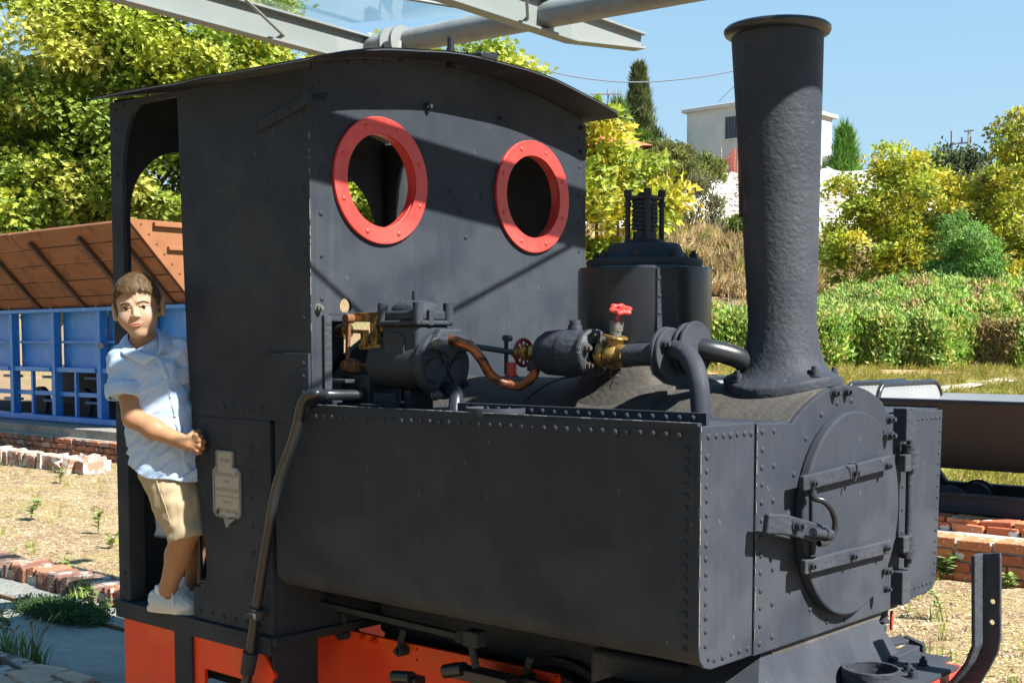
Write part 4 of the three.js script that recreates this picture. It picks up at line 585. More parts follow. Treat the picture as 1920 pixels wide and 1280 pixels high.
// ================================================================ black tipping wagons on the right
function tipper(x0, x1, label) {
  const w = thing('tipping_wagon', label, 'wagon', [0, 0, 0], 0, 'black tipping wagons on the brick plinth');
  const sec = [[-5.30, 1.13], [-5.66, 0.72], [-5.74, 0.65], [-5.85, 0.62], [-5.96, 0.65], [-6.04, 0.72], [-6.40, 1.13]], p = [], ix = [];
  const th = 0.014, outer = sec, inn = sec.map(([z, y]) => [z + (z > -5.85 ? -th : th) * (Math.abs(z + 5.85) > 0.05 ? 1 : 0), y + th * 0.8]);
  const loop = [...outer, ...inn.slice().reverse()];
  part('tub', plateX(loop, x0, x1 - x0, [], 0), std({ color: rgb(0.022, 0.022, 0.024), roughness: 0.7, bumpMap: peel, bumpScale: 0.003 }), w);
  part('tub_lining', plateX([...inn.map(([z, y]) => [z, y + 0.002]), ...inn.slice().reverse().map(([z, y]) => [z + (z > -5.85 ? -0.004 : 0.004), y + 0.006])], x0 + 0.012, x1 - x0 - 0.024, [], 0), M.greypaint, w);
  const rim = part('rim', [box(x1 - x0, 0.028, 0.045, (x0 + x1) / 2, 1.13, -5.285, 0.005), box(x1 - x0, 0.028, 0.045, (x0 + x1) / 2, 1.13, -6.415, 0.005)], M.black, w);
  const endShape = [[-5.30, 1.12], [-5.33, 1.19], [-5.37, 1.225], [-5.42, 1.235], [-6.22, 1.235], [-6.29, 1.225], [-6.34, 1.18], [-6.38, 1.12], [-6.02, 0.70], [-5.85, 0.63], [-5.68, 0.70]];
  for (const x of [x0 - 0.004, x1 - 0.008]) {
    const e = part('end_plate', plateX(endShape, x, 0.012), M.greypaint, w);
    part('flange', tube(endShape.slice(0, 8).map(q => [x + 0.006, q[1], q[0]]), 0.020, 40, 8, 0.1), M.gloss, e);
    for (let i = 0; i < 12; i++) shared('rivet', RIVET.m, M.greypaint, e, [x + 0.012, 1.205, -5.45 - i * 0.066], RQ['+x']);
  }
  for (const z of [-5.48, -6.22]) part('frame_beam', [box(x1 - x0 - 0.1, 0.125, 0.05, (x0 + x1) / 2, 0.415, z, 0.005), box(x1 - x0 - 0.1, 0.012, 0.09, (x0 + x1) / 2, 0.482, z, 0.003)], M.black, w);
  for (const x of [x0 + 0.12, x1 - 0.12]) { part('stand', [bar([x, 0.46, -5.46], [x, 0.68, -5.78], 0.05, 0.03), bar([x, 0.46, -6.24], [x, 0.68, -5.92], 0.05, 0.03), bar([x - 0.0, 0.47, -5.5], [x - 0.08, 0.66, -5.5], 0.05, 0.02), box(0.05, 0.05, 0.76, x, 0.44, -5.85, 0.004)], M.dark, w); }
  for (const x of [x0 + 0.40, x1 - 0.40]) for (const z of [-5.60, -6.12]) part('wheel', [cyl([x, 0.385, z - 0.03], [x, 0.385, z + 0.03], 0.120, 0.120, 30), cyl([x, 0.385, z - 0.045], [x, 0.385, z - 0.03], 0.138, 0.138, 30)], M.dark, w);
  return w;
}
tipper(-2.42, -0.95, 'black tipping wagon right of the smokebox with a pale inner end plate');
tipper(-4.25, -2.66, 'black tipping wagon half hidden behind the locomotive smokebox');
{ const t = thing('plinth_track', 'rail on the red brick plinth below the black tipping wagons', 'track'); for (const z of [-5.56, -6.14]) part('rail', box(6.8, 0.05, 0.04, -1.6, 0.33, z, 0.004), M.rust, t); }

// ================================================================ trees, hedge and shrubs
const lobed = (() => { // a plane leaf, slightly folded along its rib, one unit long
  const o = [[0, 0], [0.16, -0.04], [0.40, 0.10], [0.24, 0.24], [0.50, 0.46], [0.26, 0.50], [0.20, 0.62], [0, 1], [-0.20, 0.62], [-0.26, 0.50], [-0.50, 0.46], [-0.24, 0.24], [-0.40, 0.10], [-0.16, -0.04]];
  const p = []; const c = [0, 0.36, 0.0]; const f = q => [q[0], q[1], 0.28 * Math.abs(q[0]) - 0.12 * q[1] * q[1]];
  for (let i = 0; i < o.length; i++) p.push(...c, ...f(o[i]), ...f(o[(i + 1) % o.length]));
  const g = new THREE.BufferGeometry(); g.setAttribute('position', new THREE.Float32BufferAttribute(p, 3)); g.computeVertexNormals(); return g;
})();
const small = (() => { const p = []; const q = [[0, 0, 0], [0.26, 0.42, 0.10], [0, 1, -0.08], [-0.26, 0.42, 0.10]]; p.push(...q[0], ...q[1], ...q[2], ...q[0], ...q[2], ...q[3]); const g = new THREE.BufferGeometry(); g.setAttribute('position', new THREE.Float32BufferAttribute(p, 3)); g.computeVertexNormals(); return g; })();
const needle = (() => { const p = []; for (const a of [0, 2.1, 4.2]) { const x = Math.cos(a) * 0.07, z = Math.sin(a) * 0.07; p.push(x, 0, z, -x, 0, -z, 0, 1, 0); } const g = new THREE.BufferGeometry(); g.setAttribute('position', new THREE.Float32BufferAttribute(p, 3)); g.computeVertexNormals(); return g; })();
function sprig(leaf, n, spread, size, up = 0.5, face = 0) { // a handful of leaves round the end of a twig; blades turn to the light by "face"
  const l = [], m = new THREE.Matrix4();
  for (let i = 0; i < n; i++) {
    const d = V(rr(-1, 1), rr(-0.7, 1) + up, rr(-1, 1)).normalize(), g = leaf.clone(), s = size * rr(0.6, 1.15);
    const nn = V(rr(-1, 1), rr(-1, 1) + face, rr(-1, 1)); nn.addScaledVector(d, -nn.dot(d)).normalize();
    m.makeBasis(d.clone().cross(nn), d, nn);
    g.scale(s, s, s).applyMatrix4(m).translate(d.x * spread * rnd() + rr(-1, 1) * spread, d.y * spread * rnd() + rr(-1, 1) * spread, d.z * spread * rnd() + rr(-1, 1) * spread);
    l.push(g);
  }
  return mergeGeometries(l);
}
const leafM = (rough = 0.55, tr = 0.35) => new THREE.MeshPhysicalMaterial({ color: 0xffffff, roughness: rough, transmission: tr, thickness: 0, specularIntensity: 0.6 });
const leafMat = leafM(0.8, 0.45), needleMat = leafM(0.9, 0.25);
const pick = a => a[Math.floor(rnd() * a.length)];
function instanced(name, parent, g, m, list, kind = 'stuff') {
  const o = new THREE.InstancedMesh(g, m, list.length), mt = new THREE.Matrix4(), q = new THREE.Quaternion(), e = new THREE.Euler(), c = new THREE.Color();
  list.forEach((it, i) => {
    e.set(rr(-0.5, 0.5) * (it.tilt ?? 1), rnd() * 6.28, rr(-0.5, 0.5) * (it.tilt ?? 1)); q.setFromEuler(e); const s = it.s * rr(0.75, 1.25);
    mt.compose(V(...it.p), q, V(s, s * (it.tall ?? 1), s)); o.setMatrixAt(i, mt);
    const k = rr(0.75, 1.25); o.setColorAt(i, c.setRGB(it.c[0] * k, it.c[1] * k, it.c[2] * k));
  });
  o.name = name; o.castShadow = o.receiveShadow = true; parent.add(o); if (kind) o.userData.kind = kind; return o;
}
// boughs: ellipsoids [x, y, z, rx, ry, rz, clumps]; every clump is a ball of sprigs
function crownOf(boughs, perClump, clumpR, size, colors) {
  const list = [];
  for (const [x, y, z, rx, ry, rz, n] of boughs) for (let i = 0; i < n; i++) {
    const d = V(rr(-1, 1), rr(-1, 1), rr(-1, 1)); while (d.length() > 1) d.set(rr(-1, 1), rr(-1, 1), rr(-1, 1));
    d.setLength(Math.pow(d.length(), 0.4));
    const cx = x + d.x * rx, cy = y + d.y * ry, cz = z + d.z * rz, tint = pick(colors), r = clumpR * rr(0.6, 1.3);
    for (let k = 0; k < perClump; k++) { const a = V(rr(-1, 1), rr(-1, 1), rr(-1, 1)); a.setLength(Math.pow(rnd(), 0.5)); list.push({ p: [cx + a.x * r, cy + a.y * r * 0.75, cz + a.z * r], s: size, c: mixc(tint, pick(colors), 0.35 * rnd()) }); }
  }
  return list;
}
const barkM = std({ map: colorTex(256, 0.8, (() => { const a = fbm(6, 47, 5), b = fbm(4, 57, 4); return (u, v) => mixc([0.20, 0.16, 0.11], [0.44, 0.40, 0.32], smooth(0.45, 0.6, a(u, v)) * 0.8 + 0.2 * b(u, v)); })()), roughness: 0.95, bumpMap: cast, bumpScale: 0.02 });
function limbs(parent, base, tips, r) {
  const trunkTop = [base[0], base[1] + (tips[0][1] - base[1]) * 0.45, base[2]];
  const g = []; const taper = (pts, r0, r1) => { const n = 18, t = new THREE.TubeGeometry(new THREE.CatmullRomCurve3(pts.map(p => V(...p))), n, 1, 9); const c = new THREE.CatmullRomCurve3(pts.map(p => V(...p))); const pos = t.attributes.position, v = V(); for (let i = 0; i < pos.count; i++) { const k = Math.floor(i / 10) / n, o = c.getPointAt(k); v.fromBufferAttribute(pos, i).sub(o).multiplyScalar(r0 + (r1 - r0) * k).add(o); pos.setXYZ(i, v.x, v.y, v.z); } t.computeVertexNormals(); return t; };
  g.push(taper([base, [base[0] + 0.06, (base[1] + trunkTop[1]) / 2, base[2] + 0.05], trunkTop], r, r * 0.72));
  for (const t of tips) g.push(taper([trunkTop, [(trunkTop[0] * 1.1 + t[0] * 0.9) / 2 + rr(-0.3, 0.3), (trunkTop[1] + t[1]) / 2 + rr(0, 0.4), (trunkTop[2] * 1.1 + t[2] * 0.9) / 2], t], r * 0.55, r * 0.12));
  return part('trunk', g, barkM, parent);
}
const YG = [[0.393, 0.437, 0.038], [0.325, 0.4, 0.033], [0.479, 0.503, 0.067], [0.205, 0.298, 0.024], [0.128, 0.214, 0.019], [0.513, 0.512, 0.104]];
const GO = [[0.541, 0.518, 0.034], [0.444, 0.496, 0.04], [0.638, 0.529, 0.046], [0.29, 0.372, 0.029], [0.483, 0.406, 0.034], [0.232, 0.304, 0.023]];
const GR = [[0.127, 0.294, 0.015], [0.182, 0.372, 0.02], [0.091, 0.216, 0.012], [0.237, 0.412, 0.025]];
const planeSprig = sprig(lobed, 9, 0.15, 0.122, -0.1, 1.0), planeSprigS = sprig(lobed, 8, 0.13, 0.115, -0.1, 1.1);
const at = (dd, lat, y) => [wx(dd, lat), y, wz(dd, lat)];
function planeTree(label, base, boughs, per, clumpR, g, colors, r = 0.2, group) {
  const t = thing('plane_tree', label, 'tree', base, 0, group);
  const rel = boughs.map(b => { const p = at(b[0], b[1], b[2]); return [p[0] - base[0], p[1] - base[1], p[2] - base[2], b[3], b[4], b[3], b[5]]; });
  limbs(t, [0, 0, 0], rel.map(b => [b[0], b[1], b[2]]), r);
  instanced('crown', t, g, leafMat, crownOf(rel, per, clumpR, 1, colors));
  return t;
}
planeTree('large yellow-green plane tree behind the blue wagon', at(25, -8.4, 0), [[24.2, -9.2, 4.0, 2.3, 1.5, 90], [24.4, -8.6, 6.8, 2.7, 1.9, 110], [24.0, -6.4, 4.7, 2.2, 1.6, 95], [24.2, -6.0, 6.9, 2.2, 1.6, 80], [23.8, -4.4, 5.0, 1.6, 1.6, 60], [25.6, -7.5, 3.4, 3.0, 1.3, 70]], 42, 0.52, planeSprig, YG, 0.30);
planeTree('yellow-green plane tree rising behind the cab roof', at(25.5, -2.2, 0.4), [[25, -3.6, 5.6, 1.9, 1.6, 55], [25, -2.2, 6.0, 1.7, 1.3, 50], [25, -0.6, 6.3, 1.2, 0.85, 34], [25, -1.6, 4.0, 2.0, 1.5, 55]], 42, 0.48, planeSprig, YG, 0.24);
planeTree('yellowing plane tree between the cab and the dome', at(17.5, 1.15, 0.4), [[17, 0.95, 3.2, 0.5, 0.8, 20], [17.2, 1.4, 3.5, 0.6, 0.65, 20], [17, 1.15, 4.2, 0.35, 0.32, 8], [17, 0.8, 2.4, 0.3, 0.4, 8], [17, 1.95, 3.25, 0.28, 0.25, 5]], 14, 0.30, planeSprigS, [[0.50, 0.46, 0.03], [0.36, 0.42, 0.03], [0.56, 0.46, 0.035], [0.22, 0.31, 0.02], [0.54, 0.37, 0.02], [0.30, 0.38, 0.03]], 0.07);
planeTree('golden plane tree right of the chimney', at(33, 10.2, 1.0), [[33, 9.2, 4.0, 1.25, 1.2, 50], [33, 10.4, 5.0, 1.2, 1.2, 50], [33.2, 10.6, 3.4, 1.6, 1.0, 55], [33, 9.9, 6.1, 0.6, 0.5, 12], [33, 8.6, 5.3, 0.45, 0.4, 7]], 16, 0.42, planeSprigS, GO, 0.10, 'golden trees on the bank');
planeTree('olive-gold plane tree at the right edge of the photo', at(32, 12.6, 1.0), [[32, 11.9, 4.4, 1.2, 1.2, 45], [32, 13.0, 5.0, 1.5, 1.6, 70], [32, 12.9, 6.5, 0.8, 0.8, 22], [32.2, 12.3, 3.2, 1.8, 0.9, 50]], 16, 0.42, planeSprigS, GO.concat([[0.22, 0.19, 0.03], [0.17, 0.16, 0.03]]), 0.10, 'golden trees on the bank');
{
  const b = at(38, 12.9, 1.6), t = thing('broadleaf_tree', 'dark green tree showing above the golden trees on the right', 'tree', b);
  limbs(t, [0, 0, 0], [[0.2, 4.4, 0], [-0.8, 4.1, 0.5], [0.9, 4.0, -0.6]], 0.13);
  instanced('crown', t, sprig(small, 16, 0.16, 0.15, 0.4), leafMat, crownOf([[0, 4.9, 0, 1.1, 0.7, 1.0, 26], [-0.9, 4.5, 0.6, 0.6, 0.5, 0.6, 10], [1.2, 4.3, -0.9, 0.8, 0.6, 0.8, 14], [0, 3.5, 0, 1.6, 1.0, 1.4, 30]], 14, 0.40, 1, [[0.06, 0.09, 0.02], [0.08, 0.11, 0.025], [0.045, 0.07, 0.02]]));
}
{
  const b = at(30.5, 10.7, 1.0), t = thing('tamarisk', 'soft bright green feathery tree in front of the golden trees', 'tree', b);
  limbs(t, [0, 0, 0], [[0, 2.4, 0], [0.4, 2.0, 0.2], [-0.3, 1.9, -0.2]], 0.06);
  instanced('crown', t, sprig(small, 22, 0.11, 0.085, 0.7, 0.6), leafMat, crownOf([[0, 3.0, 0, 0.38, 0.55, 0.36, 12], [0.42, 2.45, 0.1, 0.42, 0.5, 0.4, 12], [-0.42, 2.3, -0.1, 0.42, 0.55, 0.4, 12], [0.1, 1.75, 0, 0.75, 0.45, 0.6, 16], [0.5, 1.3, 0.1, 0.4, 0.4, 0.4, 8]], 15, 0.27, 1, [[0.19, 0.38, 0.07], [0.26, 0.45, 0.11], [0.13, 0.28, 0.05], [0.30, 0.44, 0.12]]));
}
function conifer(name, label, base, h, r, cols, n, lean = 0) {
  const t = thing(name, label, 'tree', base); part('trunk', cyl([0, 0, 0], [lean, h * 0.96, 0], r * 0.09, 0.02, 9), barkM, t); const list = [];
  for (let i = 0; i < n; i++) { const k = Math.pow(rnd(), 0.75), y = h * (0.08 + 0.9 * k), w = r * (1 - k) * (0.72 + 0.5 * noise3(y * 1.6, (i % 9) * 0.7, base[0])) + 0.05, a = rnd() * 6.28, q = Math.sqrt(rr(0.25, 1)); list.push({ p: [w * q * Math.cos(a) + lean * k, y, w * q * Math.sin(a)], s: 1, tall: 1.5, tilt: 0.7, c: pick(cols) }); }
  instanced('crown', t, sprig(needle, 22, 0.17, 0.34, 1.0), needleMat, list); return t;
}
conifer('cypress', 'tall dark cypress on the hill left of the white house', [-43.6, 9.6, -58.7], 8.0, 2.2, [[0.11, 0.15, 0.04], [0.15, 0.18, 0.06], [0.08, 0.11, 0.03], [0.20, 0.21, 0.08]], 1300);
conifer('young_pine', 'small bright green pine right of the white house', at(66, 17.0, 9.4), 2.7, 1.25, [[0.16, 0.32, 0.05], [0.22, 0.40, 0.07], [0.12, 0.25, 0.04]], 300);
conifer('young_pine', 'slim bluish green pine at the tip of the cab roof', at(58, 4.75, 9.3), 2.7, 0.8, [[0.16, 0.26, 0.08], [0.21, 0.32, 0.10]], 240);
const bush = (label, base, boughs, cols, g = null, per = 14, cr = 0.35, name = 'bush', cat = 'bush') => { const t = thing(name, label, cat, base); part('stem', [cyl([0, -0.4, 0], [0, 0.7, 0], 0.06, 0.03, 7), cyl([0, 0.1, 0], [0.4, 0.9, 0.2], 0.04, 0.015, 6), cyl([0, 0.1, 0], [-0.4, 0.9, -0.1], 0.04, 0.015, 6)], barkM, t); instanced('foliage', t, g ?? bushSprig, leafMat, crownOf(boughs, per, cr, 1, cols)); return t; };
const bushSprig = sprig(small, 18, 0.14, 0.15, 0.6), fernSprig = sprig(needle, 20, 0.12, 0.45, 0.9);
bush('bright green palm-like bush left of the white house', [-39.9, 10.2, -53.6], [[0, 1.3, 0, 1.3, 1.1, 1.0, 40], [1.2, 0.9, -0.6, 0.9, 0.9, 0.9, 24]], [[0.14, 0.26, 0.02], [0.20, 0.32, 0.03], [0.10, 0.20, 0.02]], fernSprig, 12, 0.4);
bush('dark green bush against the left wall of the white house', [-38.9, 10.0, -55.6], [[0, 1.2, 0, 0.6, 1.0, 0.6, 26]], [[0.04, 0.10, 0.02], [0.06, 0.13, 0.02]]);
bush('olive green bush below the white house', at(58.5, 8.75, 8.9), [[0, 0.35, 0, 1.0, 0.6, 0.9, 34]], [[0.17, 0.20, 0.025], [0.22, 0.23, 0.03], [0.12, 0.15, 0.02]]);
bush('scrubby olive undergrowth on the slope left of the cliff', at(57, 6.6, 8.4), [[0, 0.9, 0, 1.5, 1.0, 1.2, 50], [-2, 0.8, 1, 1.4, 1.0, 1.2, 40], [-4.4, 1.0, 3.6, 2.2, 1.3, 1.8, 60]], [[0.16, 0.17, 0.04], [0.12, 0.14, 0.03], [0.22, 0.19, 0.05], [0.20, 0.22, 0.03]]);
bush('thin pale shrub on the white rock face', at(51.5, 7.4, 5.0), [[0, 1.5, 0, 0.8, 1.3, 0.7, 16]], [[0.24, 0.23, 0.12], [0.30, 0.28, 0.16], [0.20, 0.21, 0.09]], sprig(needle, 14, 0.2, 0.4, 1.2), 7, 0.5, 'shrub', 'shrub');
bush('small round green bush on the bank beside the chimney', at(49.5, 8.85, 5.6), [[0, 0.3, 0, 0.42, 0.42, 0.4, 24]], [[0.12, 0.17, 0.015], [0.16, 0.20, 0.02]], null, 12, 0.18);
{ // dry grass on the bank
  const l = []; for (let i = 0; i < 9000; i++) { const d = rr(33, 53.5), a = rr(-4, 24); if (noise3(d * 0.2, a * 0.2, 12) < -0.25) continue; l.push({ p: at(d, a, hill(d, a) - 0.02), s: rr(0.6, 1.2), tall: 1, c: pick([[0.51, 0.383, 0.196], [0.442, 0.34, 0.17], [0.561, 0.442, 0.255], [0.323, 0.306, 0.102]]) }); }
  const g = instanced('dry_grass', scene, sprig(needle, 16, 0.16, 0.42, 1.6), needleMat, l); g.userData = { label: 'dry yellow grass covering the bank below the white rock', category: 'grass', kind: 'stuff' };
}
{ // low hedge-like planting along the lawn, rising to the right
  const h = thing('hedge', 'broad green hedge along the back of the lawn', 'hedge', at(27, 9.5, 0.9));
  const o = at(27, 9.5, 0.9), l = [], cols = [[0.243, 0.405, 0.041], [0.338, 0.472, 0.054], [0.162, 0.297, 0.027], [0.432, 0.486, 0.108], [0.297, 0.486, 0.135], [0.486, 0.405, 0.121]];
  for (let i = 0; i < 26000; i++) {
    const a = rr(3.8, 17.5), ramp = smooth(5.6, 9.5, a), t = rnd(), front = 26.2 + 0.4 * noise3(a * 0.7, 1, 1), d = t < 0.45 ? front + rr(-0.15, 0.35) : front + rr(0.2, 4.6);
    const top = 0.92 + 0.16 * noise3(a * 0.8, d * 0.8, 3) + 0.14 * noise3(a * 2.2, d * 2.2, 5), up = (d - front) * (0.15 * ramp) - 0.16 * (1 - ramp);
    const y = hill(d, a) + (t < 0.45 ? top * Math.pow(rnd(), 0.7) : top + up + rr(-0.2, 0.12));
    const p = at(d, a, y), green = smooth(0, 0.5, noise3(a * 0.35, d * 0.3, 9)); l.push({ p: [p[0] - o[0], p[1] - o[1], p[2] - o[2]], s: pick([0.5, 0.6, 0.85]), c: mixc(noise3(a * 1.1, d * 1.1, 14) > 0.45 ? [0.40, 0.30, 0.13] : pick(cols), a > 12.3 ? [0.312, 0.546, 0.026] : [0.338, 0.442, 0.13], 0.5 * green) });
  }
  part('stems', Array.from({ length: 60 }, (_, i) => { const a = 4 + i * 0.22, d = 26.6 + rr(-0.1, 0.6), p = at(d, a, hill(d, a)); return cyl([p[0] - o[0], p[1] - o[1] - 0.1, p[2] - o[2]], [p[0] - o[0] + rr(-0.2, 0.2), p[1] - o[1] + 0.8, p[2] - o[2] + rr(-0.2, 0.2)], 0.025, 0.01, 6); }), barkM, h).userData.kind = 'stuff';
  instanced('foliage', h, sprig(small, 14, 0.13, 0.16, 0.7), leafMat, l);
}
{ // shaded shrubs under the golden trees
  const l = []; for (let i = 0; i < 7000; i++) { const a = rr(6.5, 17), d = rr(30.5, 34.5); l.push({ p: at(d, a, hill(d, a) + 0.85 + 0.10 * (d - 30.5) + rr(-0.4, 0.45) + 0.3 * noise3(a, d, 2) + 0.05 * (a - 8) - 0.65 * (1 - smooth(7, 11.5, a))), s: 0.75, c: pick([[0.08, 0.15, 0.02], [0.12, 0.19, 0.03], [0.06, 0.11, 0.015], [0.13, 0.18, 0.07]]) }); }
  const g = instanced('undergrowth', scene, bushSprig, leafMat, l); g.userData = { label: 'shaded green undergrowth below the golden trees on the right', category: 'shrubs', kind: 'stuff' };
}
{ // grass on the lawn
  const l = []; for (let i = 0; i < 26000; i++) { const d = 12 + 14 * Math.pow(rnd(), 1.0), a = rr(-0.6, 12.5); if (noise3(a * 0.8, d * 0.8, 21) < -0.3) continue; l.push({ p: at(d, a, hill(d, a) - 0.01), s: 0.22, tall: 1, c: pick([[0.28, 0.32, 0.04], [0.38, 0.36, 0.07], [0.46, 0.39, 0.12], [0.52, 0.43, 0.17]]) }); }
  const g = instanced('lawn_grass', scene, sprig(needle, 18, 0.35, 0.32, 1.3), needleMat, l); g.userData = { label: 'short patchy grass of the lawn behind the wagons', category: 'grass', kind: 'stuff' };
}
{ // bare saplings
  for (const [d, a, y, h, s, label] of [[44, 15.7, 2.9, 5.8, 0.10, 'bare leafless sapling above the golden trees on the right'], [27.0, 4.55, 0.95, 1.9, 0.035, 'thin grey stem rising from the hedge left of the chimney']]) {
    const t = thing('bare_sapling', label, 'tree', at(d, a, y)); const g = [cyl([0, 0, 0], [0.06, h * 0.6, 0], s, s * 0.6, 8)]; const tips = [];
    for (let i = 0; i < 16; i++) { const y0 = h * rr(0.3, 0.62), an = rnd() * 6.28, L = h * rr(0.15, 0.42); g.push(cyl([0.04, y0, 0], [0.04 + L * 0.35 * Math.cos(an), y0 + L, L * 0.35 * Math.sin(an)], s * 0.35, s * 0.06, 5)); }
    part('branches', g, std({ color: rgb(0.36, 0.31, 0.25), roughness: 0.9 }), t);
  }
}
{ // unseen tree belt behind the camera, placed to darken the near side of the engine
  const boughs = []; for (let i = 0; i < 13; i++) boughs.push([-17 + i * 2.6, rr(3.2, 4.4), 12.2 + rr(-0.6, 1.2), 2.3, 3.2, 2.0, 34], [-16 + i * 2.6, rr(7.5, 9.5), 12.6 + rr(-0.6, 1.2), 2.2, 2.6, 2.0, 24]);
  const g = instanced('unseen_tree_belt', scene, planeSprig, leafMat, crownOf(boughs, 9, 0.75, 1.9, [[0.12, 0.16, 0.02], [0.18, 0.21, 0.025], [0.08, 0.12, 0.015]])); g.userData = { label: 'unseen belt of trees behind the camera, placed to darken the near side of the locomotive', category: 'trees', kind: 'stuff' };
}

// ================================================================ house, pole and wires on the hill
{
  const plaster = (a, b) => std({ map: colorTex(512, 3.0, (() => { const f = fbm(4, 5, 5), s = vnoise(50, 7, 3), g = fbm(10, 9, 4); return (u, v) => mixc(mixc(a, b, smooth(0.4, 0.7, f(u, v)) * 0.7 + 0.3 * s(u, v)), [0.45, 0.43, 0.40], 0.35 * smooth(0.64, 0.78, g(u, v))); })()), roughness: 0.95, bumpMap: soilBump, bumpScale: 0.02 });
  const h = thing('white_house', 'small flat-roofed white house above the rock face', 'house', [-32.95, 9.2, -55.41]);
  part('wall', [box(5.04, 3.45, 0.2, -2.52, 3.05, -0.1, 0.02), box(0.2, 3.45, 6.6, -0.1, 3.05, -3.5, 0.02), box(0.2, 3.45, 6.6, -4.94, 3.05, -3.5, 0.02), box(4.6, 3.45, 0.2, -2.52, 3.05, -6.8, 0.02)], plaster([0.52, 0.51, 0.49], [0.45, 0.44, 0.42]), h);
  part('base_wall', [box(4.9, 1.6, 0.2, -2.52, 0.53, -0.14, 0.02), box(0.2, 1.6, 6.6, -0.14, 0.53, -3.5, 0.02)], plaster([0.24, 0.235, 0.23], [0.31, 0.305, 0.295]), h, 'grey unpainted lower wall');
  part('roof_slab', box(5.5, 0.20, 7.3, -2.52, 4.87, -3.45, 0.03), plaster([0.44, 0.43, 0.41], [0.50, 0.48, 0.46]), h);
  const f = part('window', [box(0.07, 1.25, 0.07, -2.62, 3.70, 0.03, 0.01), box(0.07, 1.25, 0.07, -1.6, 3.70, 0.03, 0.01), box(1.1, 0.07, 0.07, -2.11, 4.3, 0.03, 0.01), box(1.2, 0.07, 0.12, -2.11, 3.08, 0.05, 0.01)], std({ color: rgb(0.45, 0.45, 0.44), roughness: 0.8 }), h);
  part('pane', box(0.96, 1.16, 0.03, -2.11, 3.70, 0.012, 0), std({ color: rgb(0.03, 0.035, 0.045), roughness: 0.15 }), f);
  for (let i = 0; i < 6; i++) part('window_bar', cyl([-2.52 + i * 0.165, 3.12, 0.06], [-2.52 + i * 0.165, 4.28, 0.06], 0.012, 0.012, 6), std({ color: rgb(0.12, 0.12, 0.13), roughness: 0.7 }), f);
  part('balcony_slab', box(0.6, 0.45, 0.9, 0.3, 2.4, -6.2, 0.03), plaster([0.52, 0.51, 0.49], [0.45, 0.44, 0.42]), h);
  part('vent', box(0.03, 0.35, 0.3, 0.01, 0.35, -5.6, 0.01), std({ color: rgb(0.05, 0.05, 0.05), roughness: 0.9 }), h);
  // orange plastic safety net on stakes
  const n = thing('safety_net', 'orange plastic safety net on stakes below the white house', 'net', [-33.2, 9.5, -53.4]);
  const net = []; const top = t => [-3.7 + t * 3.6, 0.55 + 1.55 * t * t, 0.2 * Math.sin(t * 9)], bot = t => [-3.7 + t * 3.6, 0.15 + 0.55 * t, 0.2 * Math.sin(t * 9)];
  for (let i = 0; i <= 26; i++) { const a = top(i / 26), b = bot(i / 26); net.push(cyl(b, a, 0.022, 0.022, 5)); }
  for (let j = 0; j <= 7; j++) net.push(tube(Array.from({ length: 12 }, (_, i) => { const t = i / 11, a = top(t), b = bot(t); return [0, 1, 2].map(k => b[k] + (a[k] - b[k]) * j / 7); }), 0.022, 24, 5));
  part('mesh', net, std({ color: rgb(0.72, 0.15, 0.08), roughness: 0.7 }), n);
  for (const x of [-3.75, -1.3, 0.0]) part('stake', cyl([x, -0.4, 0], [x, 2.1, 0], 0.03, 0.03, 6), barkM, n);
  const wireM = std({ color: rgb(0.16, 0.18, 0.24), roughness: 0.8 });
  const wp = (pts, r) => tube(pts, r, 40, 6);
  tag(part('power_line', wp([[-39.144, 14.807, -39.591], [-36.576, 13.937, -41.806], [-35.114, 13.551, -43.077], [-33.481, 13.382, -44.52], [-31.683, 13.551, -46.143], [-30.165, 13.889, -47.533], [-28.475, 14.445, -49.095]], 0.028), wireM), 'single dark wire sagging across the sky behind the cypress', 'wire');
  tag(part('stay_wire', wp([[-33.925, 13.649, -52.216], [-32.141, 14.174, -51.172], [-30.075, 14.89, -50.396]], 0.014), wireM), 'thin wire rising from the roof of the white house', 'wire');
  const pb = at(62, 21.9, 9.4);
  const p = thing('utility_pole', 'utility pole with short crossarms among the trees on the right', 'pole', pb);
  part('pole', cyl([0, -3, 0], [0, 2.35, 0], 0.10, 0.07, 8), barkM, p);
  part('crossarm', [box(1.0, 0.09, 0.09, -0.35, 1.75, 0, 0.01), box(0.09, 1.4, 0.09, -0.85, 1.7, 0, 0.01), box(0.5, 0.07, 0.07, 0, 2.3, 0, 0.01)], wireM, p);
  for (const x of [-0.85, -0.35, 0.12]) part('insulator', cyl([x, 1.8, 0], [x, 2.05, 0], 0.05, 0.04, 8), wireM, p);
  const ab = at(56, 4.15, 10.2);
  const a = thing('antenna', 'television antenna above the red roof behind the cab', 'antenna', ab);
  part('mast', cyl([0, 0, 0], [0, 2.3, 0], 0.03, 0.03, 6), wireM, a); part('boom', cyl([-1.0, 2.2, 0], [0.7, 2.0, 0], 0.022, 0.022, 6), M.zinc, a);
  part('elements', Array.from({ length: 12 }, (_, i) => cyl([-0.95 + i * 0.14, 2.2 - i * 0.016, -0.25], [-0.95 + i * 0.14, 2.2 - i * 0.016, 0.25], 0.012, 0.012, 5)), M.zinc, a);
  const rb = at(58, 4.1, 8.3), rh = thing('far_house', 'red tiled roof just showing beside the tip of the cab roof', 'house', rb, 0.7);
  part('wall', box(3.4, 2.4, 3.0, 0, 0.6, 0, 0.02), plaster([0.7, 0.66, 0.58], [0.6, 0.56, 0.5]), rh);
